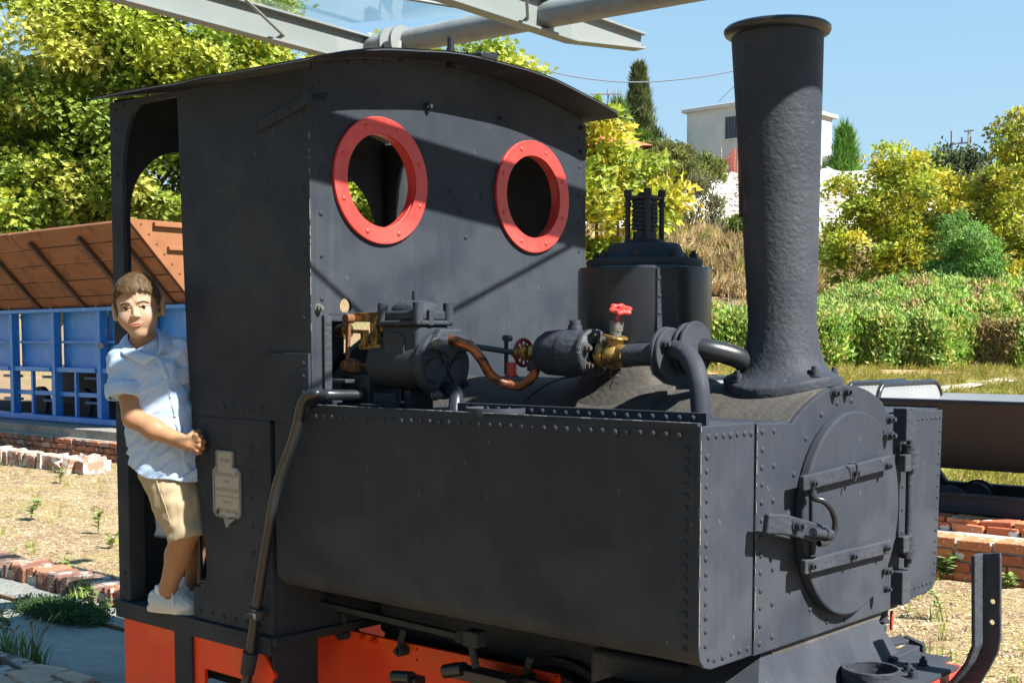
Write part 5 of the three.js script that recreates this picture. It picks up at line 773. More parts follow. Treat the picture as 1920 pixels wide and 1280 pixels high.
  part('roof', new THREE.ConeGeometry(2.9, 0.9, 4).rotateY(Math.PI / 4).translate(0, 2.24, 0), std({ color: rgb(0.45, 0.14, 0.07), roughness: 0.9 }), rh);
}

// ================================================================ the boy standing in the cab doorway
{
  const boy = thing('person', 'boy in light blue shirt and beige shorts leaning out of the cab doorway', 'person', [-2.239, 0.571, 0.591], Math.atan2(0.6665, 0.7455));
  const smin = (a, b, k) => { const h = clamp(0.5 + 0.5 * (b - a) / k, 0, 1); return b + (a - b) * h - k * h * (1 - h); };
  const smax = (a, b, k) => -smin(-a, -b, k);
  const cap = (p, a, b, ra, rb) => { const bx = b[0] - a[0], by = b[1] - a[1], bz = b[2] - a[2], px = p[0] - a[0], py = p[1] - a[1], pz = p[2] - a[2]; const t = clamp((px * bx + py * by + pz * bz) / (bx * bx + by * by + bz * bz), 0, 1); return Math.hypot(px - bx * t, py - by * t, pz - bz * t) - (ra + (rb - ra) * t); };
  const ell = (p, c, r) => { const x = (p[0] - c[0]) / r[0], y = (p[1] - c[1]) / r[1], z = (p[2] - c[2]) / r[2]; const k = Math.hypot(x, y, z), g = Math.hypot(x / r[0], y / r[1], z / r[2]); return g < 1e-9 ? -Math.min(...r) : k * (k - 1) / g; };
  function mesh3(f, lo, hi, n) { // the surface where f is zero
    const mc = new MarchingCubes(n, new THREE.MeshStandardMaterial(), false, false, 90000); mc.isolation = 0;
    const h = n / 2, c = [0, 1, 2].map(k => (lo[k] + hi[k]) / 2), e = [0, 1, 2].map(k => (hi[k] - lo[k]) / 2);
    let q = 0; const p = [0, 0, 0];
    for (let z = 0; z < n; z++) { p[2] = c[2] + (z - h) / h * e[2]; for (let y = 0; y < n; y++) { p[1] = c[1] + (y - h) / h * e[1]; for (let x = 0; x < n; x++) { p[0] = c[0] + (x - h) / h * e[0]; mc.field[q++] = -f(p); } } }
    mc.update();
    const v = mc.count, a = new Float32Array(v * 3); for (let i = 0; i < v; i++) for (let k = 0; k < 3; k++) a[i * 3 + k] = c[k] + mc.positionArray[i * 3 + k] * e[k];
    let g = new THREE.BufferGeometry(); g.setAttribute('position', new THREE.BufferAttribute(a, 3)); g = mergeVertices(g, 1e-5); g.computeVertexNormals();
    // normals from the field itself
    const pos = g.attributes.position, nm = g.attributes.normal, d = 0.0012;
    for (let i = 0; i < pos.count; i++) { const x = pos.getX(i), y = pos.getY(i), zz = pos.getZ(i); const gx = f([x + d, y, zz]) - f([x - d, y, zz]), gy = f([x, y + d, zz]) - f([x, y - d, zz]), gz = f([x, y, zz + d]) - f([x, y, zz - d]), l = Math.hypot(gx, gy, gz) || 1; nm.setXYZ(i, gx / l, gy / l, gz / l); }
    return g;
  }
  const skinMap = (() => { const a = fbm(9, 3, 4), b = fbm(40, 7, 2); return colorTex(256, 0.18, (u, v) => mixc(mixc([0.342, 0.177, 0.1], [0.383, 0.212, 0.126], a(u, v)), [0.38, 0.17, 0.09], 0.3 * b(u, v))); })();
  const skin = new THREE.MeshPhysicalMaterial({ map: skinMap, roughness: 0.5, specularIntensity: 0.55 });
  const faceSkin = new THREE.MeshPhysicalMaterial({ map: (() => { const a = fbm(7, 13, 4); return colorTex(256, 0.15, (u, v) => mixc([0.388, 0.239, 0.165], [0.416, 0.267, 0.194], a(u, v))); })(), roughness: 0.5, specularIntensity: 0.5 });
  const weave = (() => { const a = vnoise(128, 3, 16), b = vnoise(16, 5, 128), c = fbm(5, 8, 3); return grayTex(512, 0.12, (u, v) => 0.35 * a(u, v) + 0.35 * b(u, v) + 0.3 * c(u, v)); })();
  const cloth = new THREE.MeshPhysicalMaterial({ map: (() => { const a = vnoise(128, 3, 24), b = vnoise(24, 5, 128); return colorTex(512, 0.14, (u, v) => mixc([0.372, 0.502, 0.763], [0.456, 0.577, 0.8], 0.5 * a(u, v) + 0.5 * b(u, v))); })(), roughness: 0.9, bumpMap: weave, bumpScale: 0.0006, sheen: 0.3, sheenRoughness: 0.6, sheenColor: new THREE.Color(0.6, 0.7, 0.9) });
  const khaki = new THREE.MeshPhysicalMaterial({ map: (() => { const a = vnoise(96, 3, 20), b = fbm(6, 5, 4); return colorTex(512, 0.16, (u, v) => mixc([0.348, 0.265, 0.171], [0.418, 0.334, 0.23], 0.5 * a(u, v) + 0.5 * b(u, v))); })(), roughness: 0.9, bumpMap: weave, bumpScale: 0.0006 });
  const white = std({ map: (() => { const a = fbm(9, 5, 4); return colorTex(256, 0.1, (u, v) => mixc([0.522, 0.529, 0.552], [0.596, 0.596, 0.611], a(u, v))); })(), roughness: 0.75, bumpMap: weave, bumpScale: 0.0008 });

  // joints, in metres from the feet
  const neck = [-0.061, 0.944, 0.13], chest = [-0.039, 0.826, 0.115], waist = [-0.005, 0.663, 0.1], hips = [0.013, 0.527, 0.08];
  const shR = [-0.127, 0.885, 0.135], elR = [-0.083, 0.701, 0.185], wrR = [0.089, 0.624, 0.225], shL = [0.049, 0.925, 0.09], elL = [0.104, 0.766, -0.02], wrL = [0.121, 0.614, -0.06];
  const hipR = [-0.012, 0.505, 0.1], knR = [0.082, 0.318, 0.135], caR = [0.038, 0.213, 0.085], anR = [-0.017, 0.082, 0.035], hipL = [0.04, 0.498, 0.03], knL = [0.091, 0.307, 0.02], anL = [0.038, 0.084, -0.1];
  const headC = [-0.068, 1.072, 0.15];
  const bodyF = p => {
    let d = ell(p, chest, [0.10, 0.12, 0.07]); d = smin(d, ell(p, waist, [0.09, 0.12, 0.065]), 0.05); d = smin(d, ell(p, hips, [0.095, 0.07, 0.07]), 0.05);
    d = smin(d, cap(p, shR, shL, 0.040, 0.040), 0.04); d = smin(d, cap(p, [neck[0], neck[1] - 0.02, neck[2] - 0.01], [headC[0], headC[1] - 0.06, headC[2] - 0.02], 0.041, 0.037), 0.03);
    d = smin(d, cap(p, shR, elR, 0.041, 0.0335), 0.03); d = smin(d, cap(p, elR, [-0.009, 0.664, 0.205], 0.0335, 0.0350), 0.018); d = smin(d, cap(p, [-0.009, 0.664, 0.205], wrR, 0.0345, 0.0235), 0.018); d = smin(d, cap(p, wrR, [0.111, 0.616, 0.228], 0.0235, 0.024), 0.01);
    d = smin(d, cap(p, shL, elL, 0.040, 0.033), 0.03); d = smin(d, cap(p, elL, wrL, 0.033, 0.024), 0.02);
    let l = cap(p, hipR, knR, 0.068, 0.050); l = smin(l, cap(p, knR, caR, 0.047, 0.0465), 0.02); l = smin(l, cap(p, caR, anR, 0.0445, 0.029), 0.02); l = smin(l, ell(p, [knR[0] - 0.004, knR[1] - 0.004, knR[2] + 0.022], [0.034, 0.04, 0.03]), 0.02); l = smin(l, cap(p, anR, [anR[0] + 0.02, anR[1] - 0.04, anR[2] + 0.01], 0.029, 0.026), 0.02);
    let m = cap(p, hipL, knL, 0.066, 0.046); m = smin(m, cap(p, knL, anL, 0.044, 0.028), 0.02);
    return smin(smin(d, l, 0.02), m, 0.02);
  };
  // the right hand, closed on the edge of the doorway
  const kn = [[369, 817], [375, 825.5], [376.5, 834.5], [373.5, 843]], mid = [[378, 818], [382, 827], [382, 837], [378, 846.5]];
  const KN = [[0.141, 0.641, 0.232], [0.153, 0.627, 0.236], [0.154, 0.609, 0.234], [0.145, 0.592, 0.23]], MID = [[0.154, 0.636, 0.218], [0.163, 0.62, 0.222], [0.161, 0.601, 0.22], [0.151, 0.585, 0.218]], TIP = [[0.143, 0.631, 0.195], [0.148, 0.613, 0.195], [0.144, 0.595, 0.195], [0.135, 0.579, 0.197]];
  const TH = [[0.118, 0.637, 0.225], [0.131, 0.65, 0.212], [0.144, 0.653, 0.198]];
  const handF = p => {
    let d = ell(p, [0.126, 0.615, 0.222], [0.024, 0.030, 0.017]); d = smin(d, cap(p, [0.085, 0.626, 0.225], [0.114, 0.617, 0.225], 0.0235, 0.022), 0.012);
    for (let i = 0; i < 4; i++) { const r = [0.0095, 0.0098, 0.0093, 0.0082][i]; let f = cap(p, [0.125, 0.615, 0.225], KN[i], 0.010, r + 0.001); f = smin(f, cap(p, KN[i], MID[i], r, r * 0.92), 0.004); f = smin(f, cap(p, MID[i], TIP[i], r * 0.92, r * 0.8), 0.004); d = smin(d, f, 0.0045); }
    let t = cap(p, TH[0], TH[1], 0.0115, 0.010); t = smin(t, cap(p, TH[1], TH[2], 0.010, 0.0085), 0.005); return smin(d, t, 0.006);
  };
  const bodyG = mesh3(p => bodyF(p), [-0.36, -0.02, -0.24], [0.34, 1.12, 0.30], 112);
  const hc = [0.122, 0.615, 0.215];
  const handG = mesh3(handF, hc.map(x => x - 0.062), hc.map(x => x + 0.062), 52);
  // head, in its own axes: x to the picture's right, y up, z to the face
  const headF = p => {
    const x = Math.abs(p[0]), q = [x, p[1], p[2]];
    let d = ell(p, [0, 0.026, -0.014], [0.0705, 0.083, 0.086]);
    d = smin(d, ell(p, [0, -0.034, 0.022], [0.0545, 0.066, 0.058]), 0.03);
    d = smin(d, ell(p, [0, 0.036, 0.026], [0.060, 0.048, 0.047]), 0.02);
    d = smin(d, ell(p, [0, -0.086, 0.044], [0.022, 0.018, 0.022]), 0.028);
    d = smin(d, ell(q, [0.033, -0.032, 0.045], [0.028, 0.029, 0.028]), 0.022);
    d = smax(d, -ell(q, [0.0285, 0.001, 0.0895], [0.0165, 0.0100, 0.0145]), 0.010);
    d = smin(d, cap(q, [0.014, 0.0185, 0.0735], [0.040, 0.0165, 0.059], 0.0050, 0.0040), 0.014);
    d = smin(d, cap(p, [0, 0.004, 0.0740], [0, -0.024, 0.0860], 0.0058, 0.0088), 0.010);
    d = smin(d, ell(q, [0.0095, -0.0275, 0.0815], [0.0068, 0.0062, 0.0085]), 0.005);
    d = smin(d, ell(p, [0, -0.0545, 0.0645], [0.024, 0.009, 0.0095]), 0.012);
    d = smin(d, cap(q, [0.0195, 0.0055, 0.0765], [0.0385, 0.0045, 0.0675], 0.0028, 0.0024), 0.003);
    d = smin(d, cap(q, [0.0185, -0.0065, 0.0745], [0.0375, -0.0050, 0.0665], 0.0024, 0.0024), 0.004);
    const e = [q[0], q[1], q[2]]; let ear = ell(e, [0.0795, -0.006, -0.010], [0.0105, 0.031, 0.019]); ear = smax(ear, -ell(e, [0.089, -0.003, -0.001], [0.007, 0.019, 0.012]), 0.005); ear = smin(ear, ell(e, [0.074, -0.028, -0.004], [0.007, 0.010, 0.008]), 0.006);
    d = smin(d, ear, 0.007);
    return smin(d, cap(p, [0, -0.05, -0.018], [0.004, -0.14, -0.026], 0.042, 0.040), 0.02);
  };
  const headTurn = new THREE.Matrix4().makeTranslation(...headC).multiply(new THREE.Matrix4().makeRotationFromEuler(new THREE.Euler(0.06, 0.13, 0.115, 'ZYX'))).multiply(new THREE.Matrix4().makeScale(1.01, 0.985, 1.0));
  const headG = mesh3(headF, [-0.105, -0.135, -0.125], [0.105, 0.135, 0.125], 92).applyMatrix4(headTurn);
  part('body', [bodyG, handG], skin, boy);
  const head = part('head', headG, faceSkin, boy);
  const onHead = g => g.applyMatrix4(headTurn);
  const fz = (x, y, o) => [x, y, (() => { let z = 0.13; for (let i = 0; i < 80; i++) { const d = headF([x, y, z]); if (d < 0.0003) break; z -= Math.max(0.0003, d * 0.8); } return z; })() + o];
  part('lips', [onHead(tube([fz(-0.0245, -0.0530, -0.0012), fz(-0.013, -0.0522, 0.0002), fz(-0.005, -0.0508, 0.0008), fz(0, -0.0520, 0.0006), fz(0.005, -0.0508, 0.0008), fz(0.013, -0.0518, 0.0002), fz(0.0245, -0.0500, -0.0012)], 0.0024, 40, 8)), onHead(tube([fz(-0.021, -0.0548, -0.0010), fz(-0.010, -0.0582, 0.0004), fz(0, -0.0592, 0.0008), fz(0.010, -0.0578, 0.0004), fz(0.021, -0.0525, -0.0010)], 0.0030, 36, 8))], std({ color: rgb(0.56, 0.20, 0.155), roughness: 0.45 }), head);
  part('mouth_line', onHead(tube([fz(-0.0255, -0.0528, 0.0004), fz(-0.012, -0.0540, 0.0022), fz(0, -0.0546, 0.0026), fz(0.012, -0.0535, 0.0022), fz(0.0255, -0.0496, 0.0004)], 0.0009, 30, 6)), std({ color: rgb(0.16, 0.04, 0.03), roughness: 0.6 }), head);
  for (const s of [-1, 1]) {
    const e = part('eye', onHead(new THREE.SphereGeometry(0.0125, 22, 16).translate(s * 0.0285, -0.0005, 0.0622)), std({ color: rgb(0.62, 0.58, 0.54), roughness: 0.25 }), head);
    part('iris', [onHead(new THREE.SphereGeometry(0.0068, 18, 12).scale(1, 1, 0.55).translate(s * 0.0285 + 0.0004, -0.0002, 0.0720))], std({ color: rgb(0.022, 0.010, 0.006), roughness: 0.12 }), e);
    part('eyelash', onHead(tube([[s * 0.0175, 0.0025, 0.0757], [s * 0.024, 0.0068, 0.0770], [s * 0.031, 0.0068, 0.0755], [s * 0.0395, 0.0022, 0.0690]], 0.0013, 20, 6)), std({ color: rgb(0.03, 0.016, 0.01), roughness: 0.8 }), e);
    part('eyebrow', onHead(tube([fz(s * 0.0115, 0.0160, 0.0005), fz(s * 0.021, 0.0198, 0.0008), fz(s * 0.033, 0.0200, 0.0006), fz(s * 0.0455, 0.0145, 0.0003)], 0.0023, 28, 8)), std({ color: rgb(0.085, 0.042, 0.02), roughness: 0.9 }), head);
  }
  // hair: short, with a fringe
  const hairLine = p => { const a = Math.atan2(Math.abs(p[0]), p[2]); return a < 0.62 ? 0.055 - 0.006 * Math.cos(p[0] * 90 + 1) : a < 1.15 ? 0.055 - (a - 0.62) / 0.53 * 0.030 : a < 1.5 ? 0.025 - (a - 1.15) / 0.35 * 0.026 : a < 1.95 ? 0.012 : 0.006 - Math.min(1, (a - 1.95) / 0.5) * 0.066; };
  const hairF = p => { let d = ell(p, [0, 0.031, -0.015], [0.0752, 0.089, 0.0925]); d = smin(d, ell(p, [0, 0.055, 0.030], [0.064, 0.048, 0.054]), 0.02); d += 0.0015 * noise3(p[0] * 30, p[1] * 16, p[2] * 24); return smax(d, hairLine(p) - p[1], 0.006); };
  const hairG = mesh3(hairF, [-0.10, -0.08, -0.13], [0.10, 0.145, 0.11], 84);
  const strands = [], light = []; for (const set of [strands, light]) {
    const pos = hairG.attributes.position, nm = hairG.attributes.normal, arr = [], col = [];
    for (let i = 0; i < 8500; i++) {
      const k = Math.floor(rnd() * pos.count), p = V().fromBufferAttribute(pos, k), n = V().fromBufferAttribute(nm, k); if (n.y < -0.6) continue;
      const flow = V(p.x * 5 + 0.25 + rr(-0.15, 0.15), -0.55 - 0.9 * Math.max(0, 0.1 - p.y) * 10 + rr(-0.15, 0.15), p.z > -0.03 ? 0.8 : -0.6); flow.addScaledVector(n, -flow.dot(n)).normalize();
      const L = rr(0.012, 0.026) * (p.y < hairLine([p.x, p.y, p.z]) + 0.012 ? 0.45 : 1), side = flow.clone().cross(n).multiplyScalar(0.00055), a = p.clone().addScaledVector(n, -0.002), b = p.clone().addScaledVector(flow, L * 0.55).addScaledVector(n, rr(0.0015, 0.0045)), c = p.clone().addScaledVector(flow, L).addScaledVector(n, 0.0005);
      const A = a.clone().add(side), B = a.clone().sub(side), Cc = b.clone().add(side), D = b.clone().sub(side);
      arr.push(...A, ...B, ...Cc, ...B, ...D, ...Cc, ...Cc, ...D, ...c);
    }
    const g = new THREE.BufferGeometry(); g.setAttribute('position', new THREE.Float32BufferAttribute(arr, 3)); g.computeVertexNormals(); set.push(onHead(g));
  }
  const hair = part('hair', onHead(hairG.clone()), std({ color: rgb(0.075, 0.042, 0.021), roughness: 0.7 }), head);
  part('strands', strands, std({ color: rgb(0.085, 0.047, 0.022), roughness: 0.55 }), hair).userData.kind = 'stuff';
  part('strands', light, std({ color: rgb(0.19, 0.115, 0.052), roughness: 0.5 }), hair).userData.kind = 'stuff';
  // shirt
  const L = (a, b, t) => a + (b - a) * clamp(t, 0, 1);
  const SY = [0.958, 0.839, 0.682, 0.514];
  const SX = [-0.049, -0.037, -0.012, 0.012];
  const axisX = y => y > SY[1] ? L(SX[1], SX[0], (y - SY[1]) / (SY[0] - SY[1])) : y > SY[2] ? L(SX[2], SX[1], (y - SY[2]) / (SY[1] - SY[2])) : L(SX[3], SX[2], (y - SY[3]) / (SY[2] - SY[3]));
  const half = y => y > SY[1] ? 0.108 : y > SY[2] ? L(0.124, 0.108, (y - SY[2]) / (SY[1] - SY[2])) : L(0.134, 0.124, (y - SY[3]) / (SY[2] - SY[3]));
  const fold = p => { const u = p[0] * 0.8 + p[1] * 0.6, v = p[0] * 0.6 - p[1] * 0.8, low = smooth(0.85, 0.45, p[1]); const w = noise3(u * 5, v * 17, p[2] * 5), w2 = noise3(u * 6, v * 34, 3); return 0.005 * (Math.abs(w) * 1.6 - 0.5) + 0.0042 * low * (Math.abs(w2) * 1.6 - 0.5) + 0.0010 * noise3(p[0] * 22, p[1] * 26, p[2] * 22); };
  const cuffEnd = [-0.113, 0.773, 0.165], shR2 = [-0.127, 0.9, 0.135];
  const armDir = V(cuffEnd[0] - shR2[0], cuffEnd[1] - shR2[1], cuffEnd[2] - shR2[2]).normalize();
  const hem = x => SY[3] + 0.030 - 0.055 * smooth(-0.16, -0.02, x) + 0.02 * smooth(0.10, 0.02, x) * 0 - 0.012 * smooth(0.02, 0.1, x);
  const shirtF = p => {
    const ax = axisX(p[1]), a = half(p[1]), b = 0.082 + 0.012 * smooth(0.75, 0.5, p[1]), dz = p[2] - (0.115 - 0.02 * smooth(0.9, 0.5, p[1]));
    let d = (Math.pow(Math.pow(Math.abs((p[0] - ax) / a), 2.4) + Math.pow(Math.abs(dz / b), 2.4), 1 / 2.4) - 1) * b;
    d = smax(d, p[1] - (SY[0] - 0.045), 0.05);
    d = smin(d, cap(p, [shR[0] + 0.004, shR[1] + 0.004, shR[2]], [neck[0], neck[1] - 0.012, neck[2] - 0.01], 0.046, 0.056), 0.03); d = smin(d, cap(p, [neck[0] + 0.01, neck[1] - 0.016, neck[2] - 0.012], [shL[0], shL[1] - 0.002, shL[2]], 0.056, 0.047), 0.03);
    let s = cap(p, shR2, cuffEnd, 0.052, 0.0585); s = smax(s, (p[0] - cuffEnd[0]) * armDir.x + (p[1] - cuffEnd[1]) * armDir.y + (p[2] - cuffEnd[2]) * armDir.z, 0.004); d = smin(d, s, 0.022);
    d = smin(d, cap(p, shL, [0.067, 0.8, 0.04], 0.050, 0.055), 0.02);
    d += fold(p);
    d = smax(d, hem(p[0]) - p[1], 0.004);
    return smax(d, -cap(p, [neck[0], neck[1] - 0.03, neck[2] + 0.005], [headC[0], headC[1], headC[2] - 0.01], 0.040, 0.050), 0.008);
  };
  const shirt = part('shirt', mesh3(shirtF, [-0.34, 0.40, -0.06], [0.24, 1.08, 0.28], 118), cloth, boy);
  const frontZ = (x, y, f, z0 = 0.30) => { let z = z0; for (let i = 0; i < 60; i++) { const d = f([x, y, z]); if (d < 0.0006) break; z -= Math.max(0.0006, d * 0.7); } return z; };
  const ribbon = (a, b, n, th) => { // a cloth strip between two rows of points
    const ca = new THREE.CatmullRomCurve3(a.map(p => V(...p))), cb = new THREE.CatmullRomCurve3(b.map(p => V(...p))), pos = [], ix = [], m = 6;
    for (const l of [0, 1]) for (let i = 0; i <= n; i++) for (let j = 0; j <= m; j++) { const p = ca.getPoint(i / n).lerp(cb.getPoint(i / n), j / m); p.z += (l ? -th : 0) + 0.010 * Math.sin(j / m * Math.PI); pos.push(p.x, p.y, p.z); }
    const w = m + 1, N = (n + 1) * w; for (let i = 0; i < n; i++) for (let j = 0; j < m; j++) { const q = i * w + j; ix.push(q, q + 1, q + w + 1, q, q + w + 1, q + w, q + N, q + N + w + 1, q + N + 1, q + N, q + N + w, q + N + w + 1); }
    const edge = (q, r) => ix.push(q, r, q + N, r, r + N, q + N);
    for (let i = 0; i < n; i++) { edge(i * w, (i + 1) * w); edge((i + 1) * w + m, i * w + m); } for (let j = 0; j < m; j++) { edge(j + 1, j); edge(n * w + j, n * w + j + 1); }
    const g = new THREE.BufferGeometry(); g.setAttribute('position', new THREE.Float32BufferAttribute(pos, 3)); g.setIndex(ix); g.computeVertexNormals(); return g;
  };
  const put = (p, lift = 0.003) => [p[0], p[1], Math.max(frontZ(p[0], p[1], shirtF), p[2] - 0.2) + lift];
  part('collar', ribbon([[-0.124, 0.988, 0.09], [-0.101, 0.958, 0.15], [-0.066, 0.931, 0.19], [-0.029, 0.917, 0.205], [0.012, 0.908, 0.212]], [[-0.154, 0.951, 0.09], put([-0.117, 0.92, 0.16], 0.006), put([-0.075, 0.893, 0.2], 0.006), put([-0.035, 0.877, 0.2], 0.006), put([-0.006, 0.897, 0.2], 0.006)], 26, 0.004), cloth, shirt);
  part('collar', ribbon([[-0.029, 1.01, 0.09], [-0.002, 0.983, 0.15], [0.013, 0.944, 0.195], [0.012, 0.908, 0.212]], [[0.004, 0.991, 0.09], put([0.031, 0.969, 0.14], 0.006), put([0.045, 0.944, 0.18], 0.006), put([0.027, 0.936, 0.2], 0.007)], 22, 0.004), cloth, shirt);
  { const a = [], b = []; for (let i = 0; i <= 12; i++) { const t = i / 12, px = 297 + 54 * t, l = [0.01 + (0.097 - 0.01) * Math.pow(t, 0.75), 0.904 + (0.513 - 0.904) * t, 0]; a.push(put([l[0] - 0.013, l[1], 0], 0.0015)); b.push(put([l[0] + 0.013, l[1], 0], 0.0015)); } const g = ribbon(a, b, 40, 0.003); bulge(g, v => { v.z -= 0.006; }); part('placket', g, cloth, shirt);
    for (const t of [0.13, 0.30, 0.47, 0.64]) { const i = Math.round(t * 12), p = [(a[i][0] + b[i][0]) / 2, (a[i][1] + b[i][1]) / 2, (a[i][2] + b[i][2]) / 2 + 0.005]; part('button', cyl(p, [p[0], p[1], p[2] + 0.003], 0.0052, 0.0048, 14), std({ color: rgb(0.60, 0.70, 0.86), roughness: 0.35 }), shirt); } }
  part('pocket', ribbon([put([0.062, 0.865, 0.2], 0.001), put([0.1, 0.879, 0.2], 0.001)], [put([0.072, 0.81, 0.2], 0.001), put([0.104, 0.821, 0.2], 0.001)], 10, 0.003), cloth, shirt);
  { const q = new THREE.Quaternion().setFromUnitVectors(UPV, armDir.clone().negate()), r = 0.0615;
    const g = bulge(lathe([[r - 0.008, -0.004], [r, -0.006], [r + 0.004, 0.0], [r + 0.005, 0.022], [r + 0.003, 0.040], [r - 0.006, 0.043], [r - 0.009, 0.0], [r - 0.012, 0.012]], 40), v => { const k = 1 + 0.05 * noise3(v.x * 18, v.y * 20, v.z * 18); v.x *= k * 1.02; v.z *= k; v.y += 0.003 * noise3(v.x * 20, 2, v.z * 20); }).applyQuaternion(q).translate(...cuffEnd);
    part('cuff', g, cloth, shirt); }
  // shorts
  const hemDir = V(knR[0] - hipR[0], knR[1] - hipR[1], knR[2] - hipR[2]).normalize(), he = [0.087, 0.281, 0.135];
  const hemL = V(knL[0] - hipL[0], knL[1] - hipL[1], knL[2] - hipL[2]).normalize(), heL = [0.096, 0.278, 0.02];
  const shortsF = p => {
    const f = 0.0045 * noise3(p[0] * 11 + p[1] * 7, p[1] * 16 - p[0] * 12, p[2] * 7) + 0.0022 * noise3(p[0] * 22, p[1] * 9, p[2] * 22);
    let a = cap(p, [-0.007, 0.51, 0.09], he, 0.086, 0.066); a = smin(a, ell(p, [0.047, 0.413, 0.105], [0.085, 0.09, 0.075]), 0.03); a = smax(a, (p[0] - he[0]) * hemDir.x * 0.5 + (p[1] - he[1]) * hemDir.y + (p[2] - he[2]) * hemDir.z * 0.4, 0.004);
    let b = cap(p, [0.035, 0.505, 0.04], heL, 0.086, 0.064); b = smax(b, (p[0] - heL[0]) * hemL.x + (p[1] - heL[1]) * hemL.y + (p[2] - heL[2]) * hemL.z, 0.004);
    return smin(a, b, 0.02) + f;
  };
  const shorts = part('shorts', mesh3(shortsF, [-0.20, 0.20, -0.16], [0.24, 0.66, 0.28], 92), khaki, boy);
  part('seam', tube([[-0.012, 0.499, 0.18], [-0.001, 0.459, 0.185], [0.024, 0.395, 0.185], [0.039, 0.339, 0.18]].map(p => [p[0], p[1], frontZ(p[0], p[1], shortsF) + 0.0005]), 0.0016, 30, 6), khaki, shorts);
  // shoes and socks
  function foot(ank, dir, label) {
    const c = Math.cos(dir), s = Math.sin(dir), toF = p => { const x = p[0] - ank[0], z = p[2] - ank[2]; return [x * c + z * s, p[1], -x * s + z * c]; };
    const place = g => g.applyMatrix4(new THREE.Matrix4().makeRotationY(-dir)).translate(ank[0], 0, ank[2]);
    const shoeF = q => { let d = ell(q, [-0.018, 0.040, 0], [0.050, 0.048, 0.038]); d = smin(d, ell(q, [0.045, 0.030, 0.003], [0.080, 0.034, 0.040]), 0.03); d = smin(d, ell(q, [0.095, 0.022, 0.004], [0.048, 0.024, 0.039]), 0.02); d = smin(d, cap(q, [0.010, 0.060, 0], [0.055, 0.045, 0], 0.026, 0.022), 0.02); d = smax(d, -cap(q, [-0.012, 0.065, 0], [-0.020, 0.13, 0], 0.029, 0.040), 0.004); return smax(d, 0.010 - q[1], 0.003) + 0.0012 * noise3(q[0] * 40, q[1] * 60, q[2] * 40); };
    const sh = part('shoe', place(mesh3(shoeF, [-0.085, -0.005, -0.06], [0.155, 0.115, 0.06], 70)), white, boy, label);
    const out = []; for (let i = 0; i < 40; i++) { const a = i / 40 * 6.2832, x = Math.cos(a), z = Math.sin(a); out.push([0.036 + 0.108 * Math.sign(x) * Math.pow(Math.abs(x), 0.75), (x > 0 ? 0.042 : 0.036) * Math.sign(z) * Math.pow(Math.abs(z), 0.7)]); }
    part('sole', place(plateY(out, 0.0, 0.020, [], 0.003)), std({ color: rgb(0.66, 0.62, 0.55), roughness: 0.8 }), sh);
    const lc = []; for (let i = 0; i < 4; i++) { const x = 0.030 + i * 0.017, y = 0.082 - i * 0.0085; lc.push(tube([[x, y - 0.014, -0.026], [x + 0.004, y + 0.002, 0], [x + 0.002, y - 0.014, 0.026]], 0.0028, 14, 6)); lc.push(tube([[x, y - 0.012, 0.024], [x + 0.009, y + 0.003, 0], [x + 0.014, y - 0.018, -0.024]], 0.0024, 14, 6)); }
    lc.push(tube([[0.028, 0.086, 0], [0.022, 0.105, 0.012], [0.034, 0.116, 0.022], [0.046, 0.100, 0.030]], 0.0022, 20, 6), tube([[0.03, 0.086, 0.004], [0.048, 0.07, 0.032], [0.058, 0.045, 0.044], [0.062, 0.022, 0.046]], 0.0022, 20, 6));
    part('laces', lc.map(place), std({ color: rgb(0.80, 0.80, 0.82), roughness: 0.8 }), sh);
    part('tab', place(box(0.018, 0.006, 0.003, 0.030, 0.058, 0.037, 0.001)), std({ color: rgb(0.30, 0.10, 0.03), roughness: 0.8 }), sh);
    const sockF = q => { let d = cap(q, [-0.008, 0.060, 0], [-0.004, 0.092, 0], 0.033, 0.0335); return smax(d, q[1] - 0.094, 0.004) + 0.001 * noise3(q[0] * 20, q[1] * 160, q[2] * 20); };
    part('sock', place(mesh3(sockF, [-0.06, 0.02, -0.05], [0.05, 0.11, 0.05], 40)), std({ color: rgb(0.74, 0.72, 0.80), roughness: 0.95, bumpMap: weave, bumpScale: 0.001 }), boy);
  }
  foot([-0.027, 0, 0.025], 0.32, 'white canvas shoe on the platform edge');
  foot([0.013, 0, -0.12], 0.15, 'white canvas shoe set further back');
}

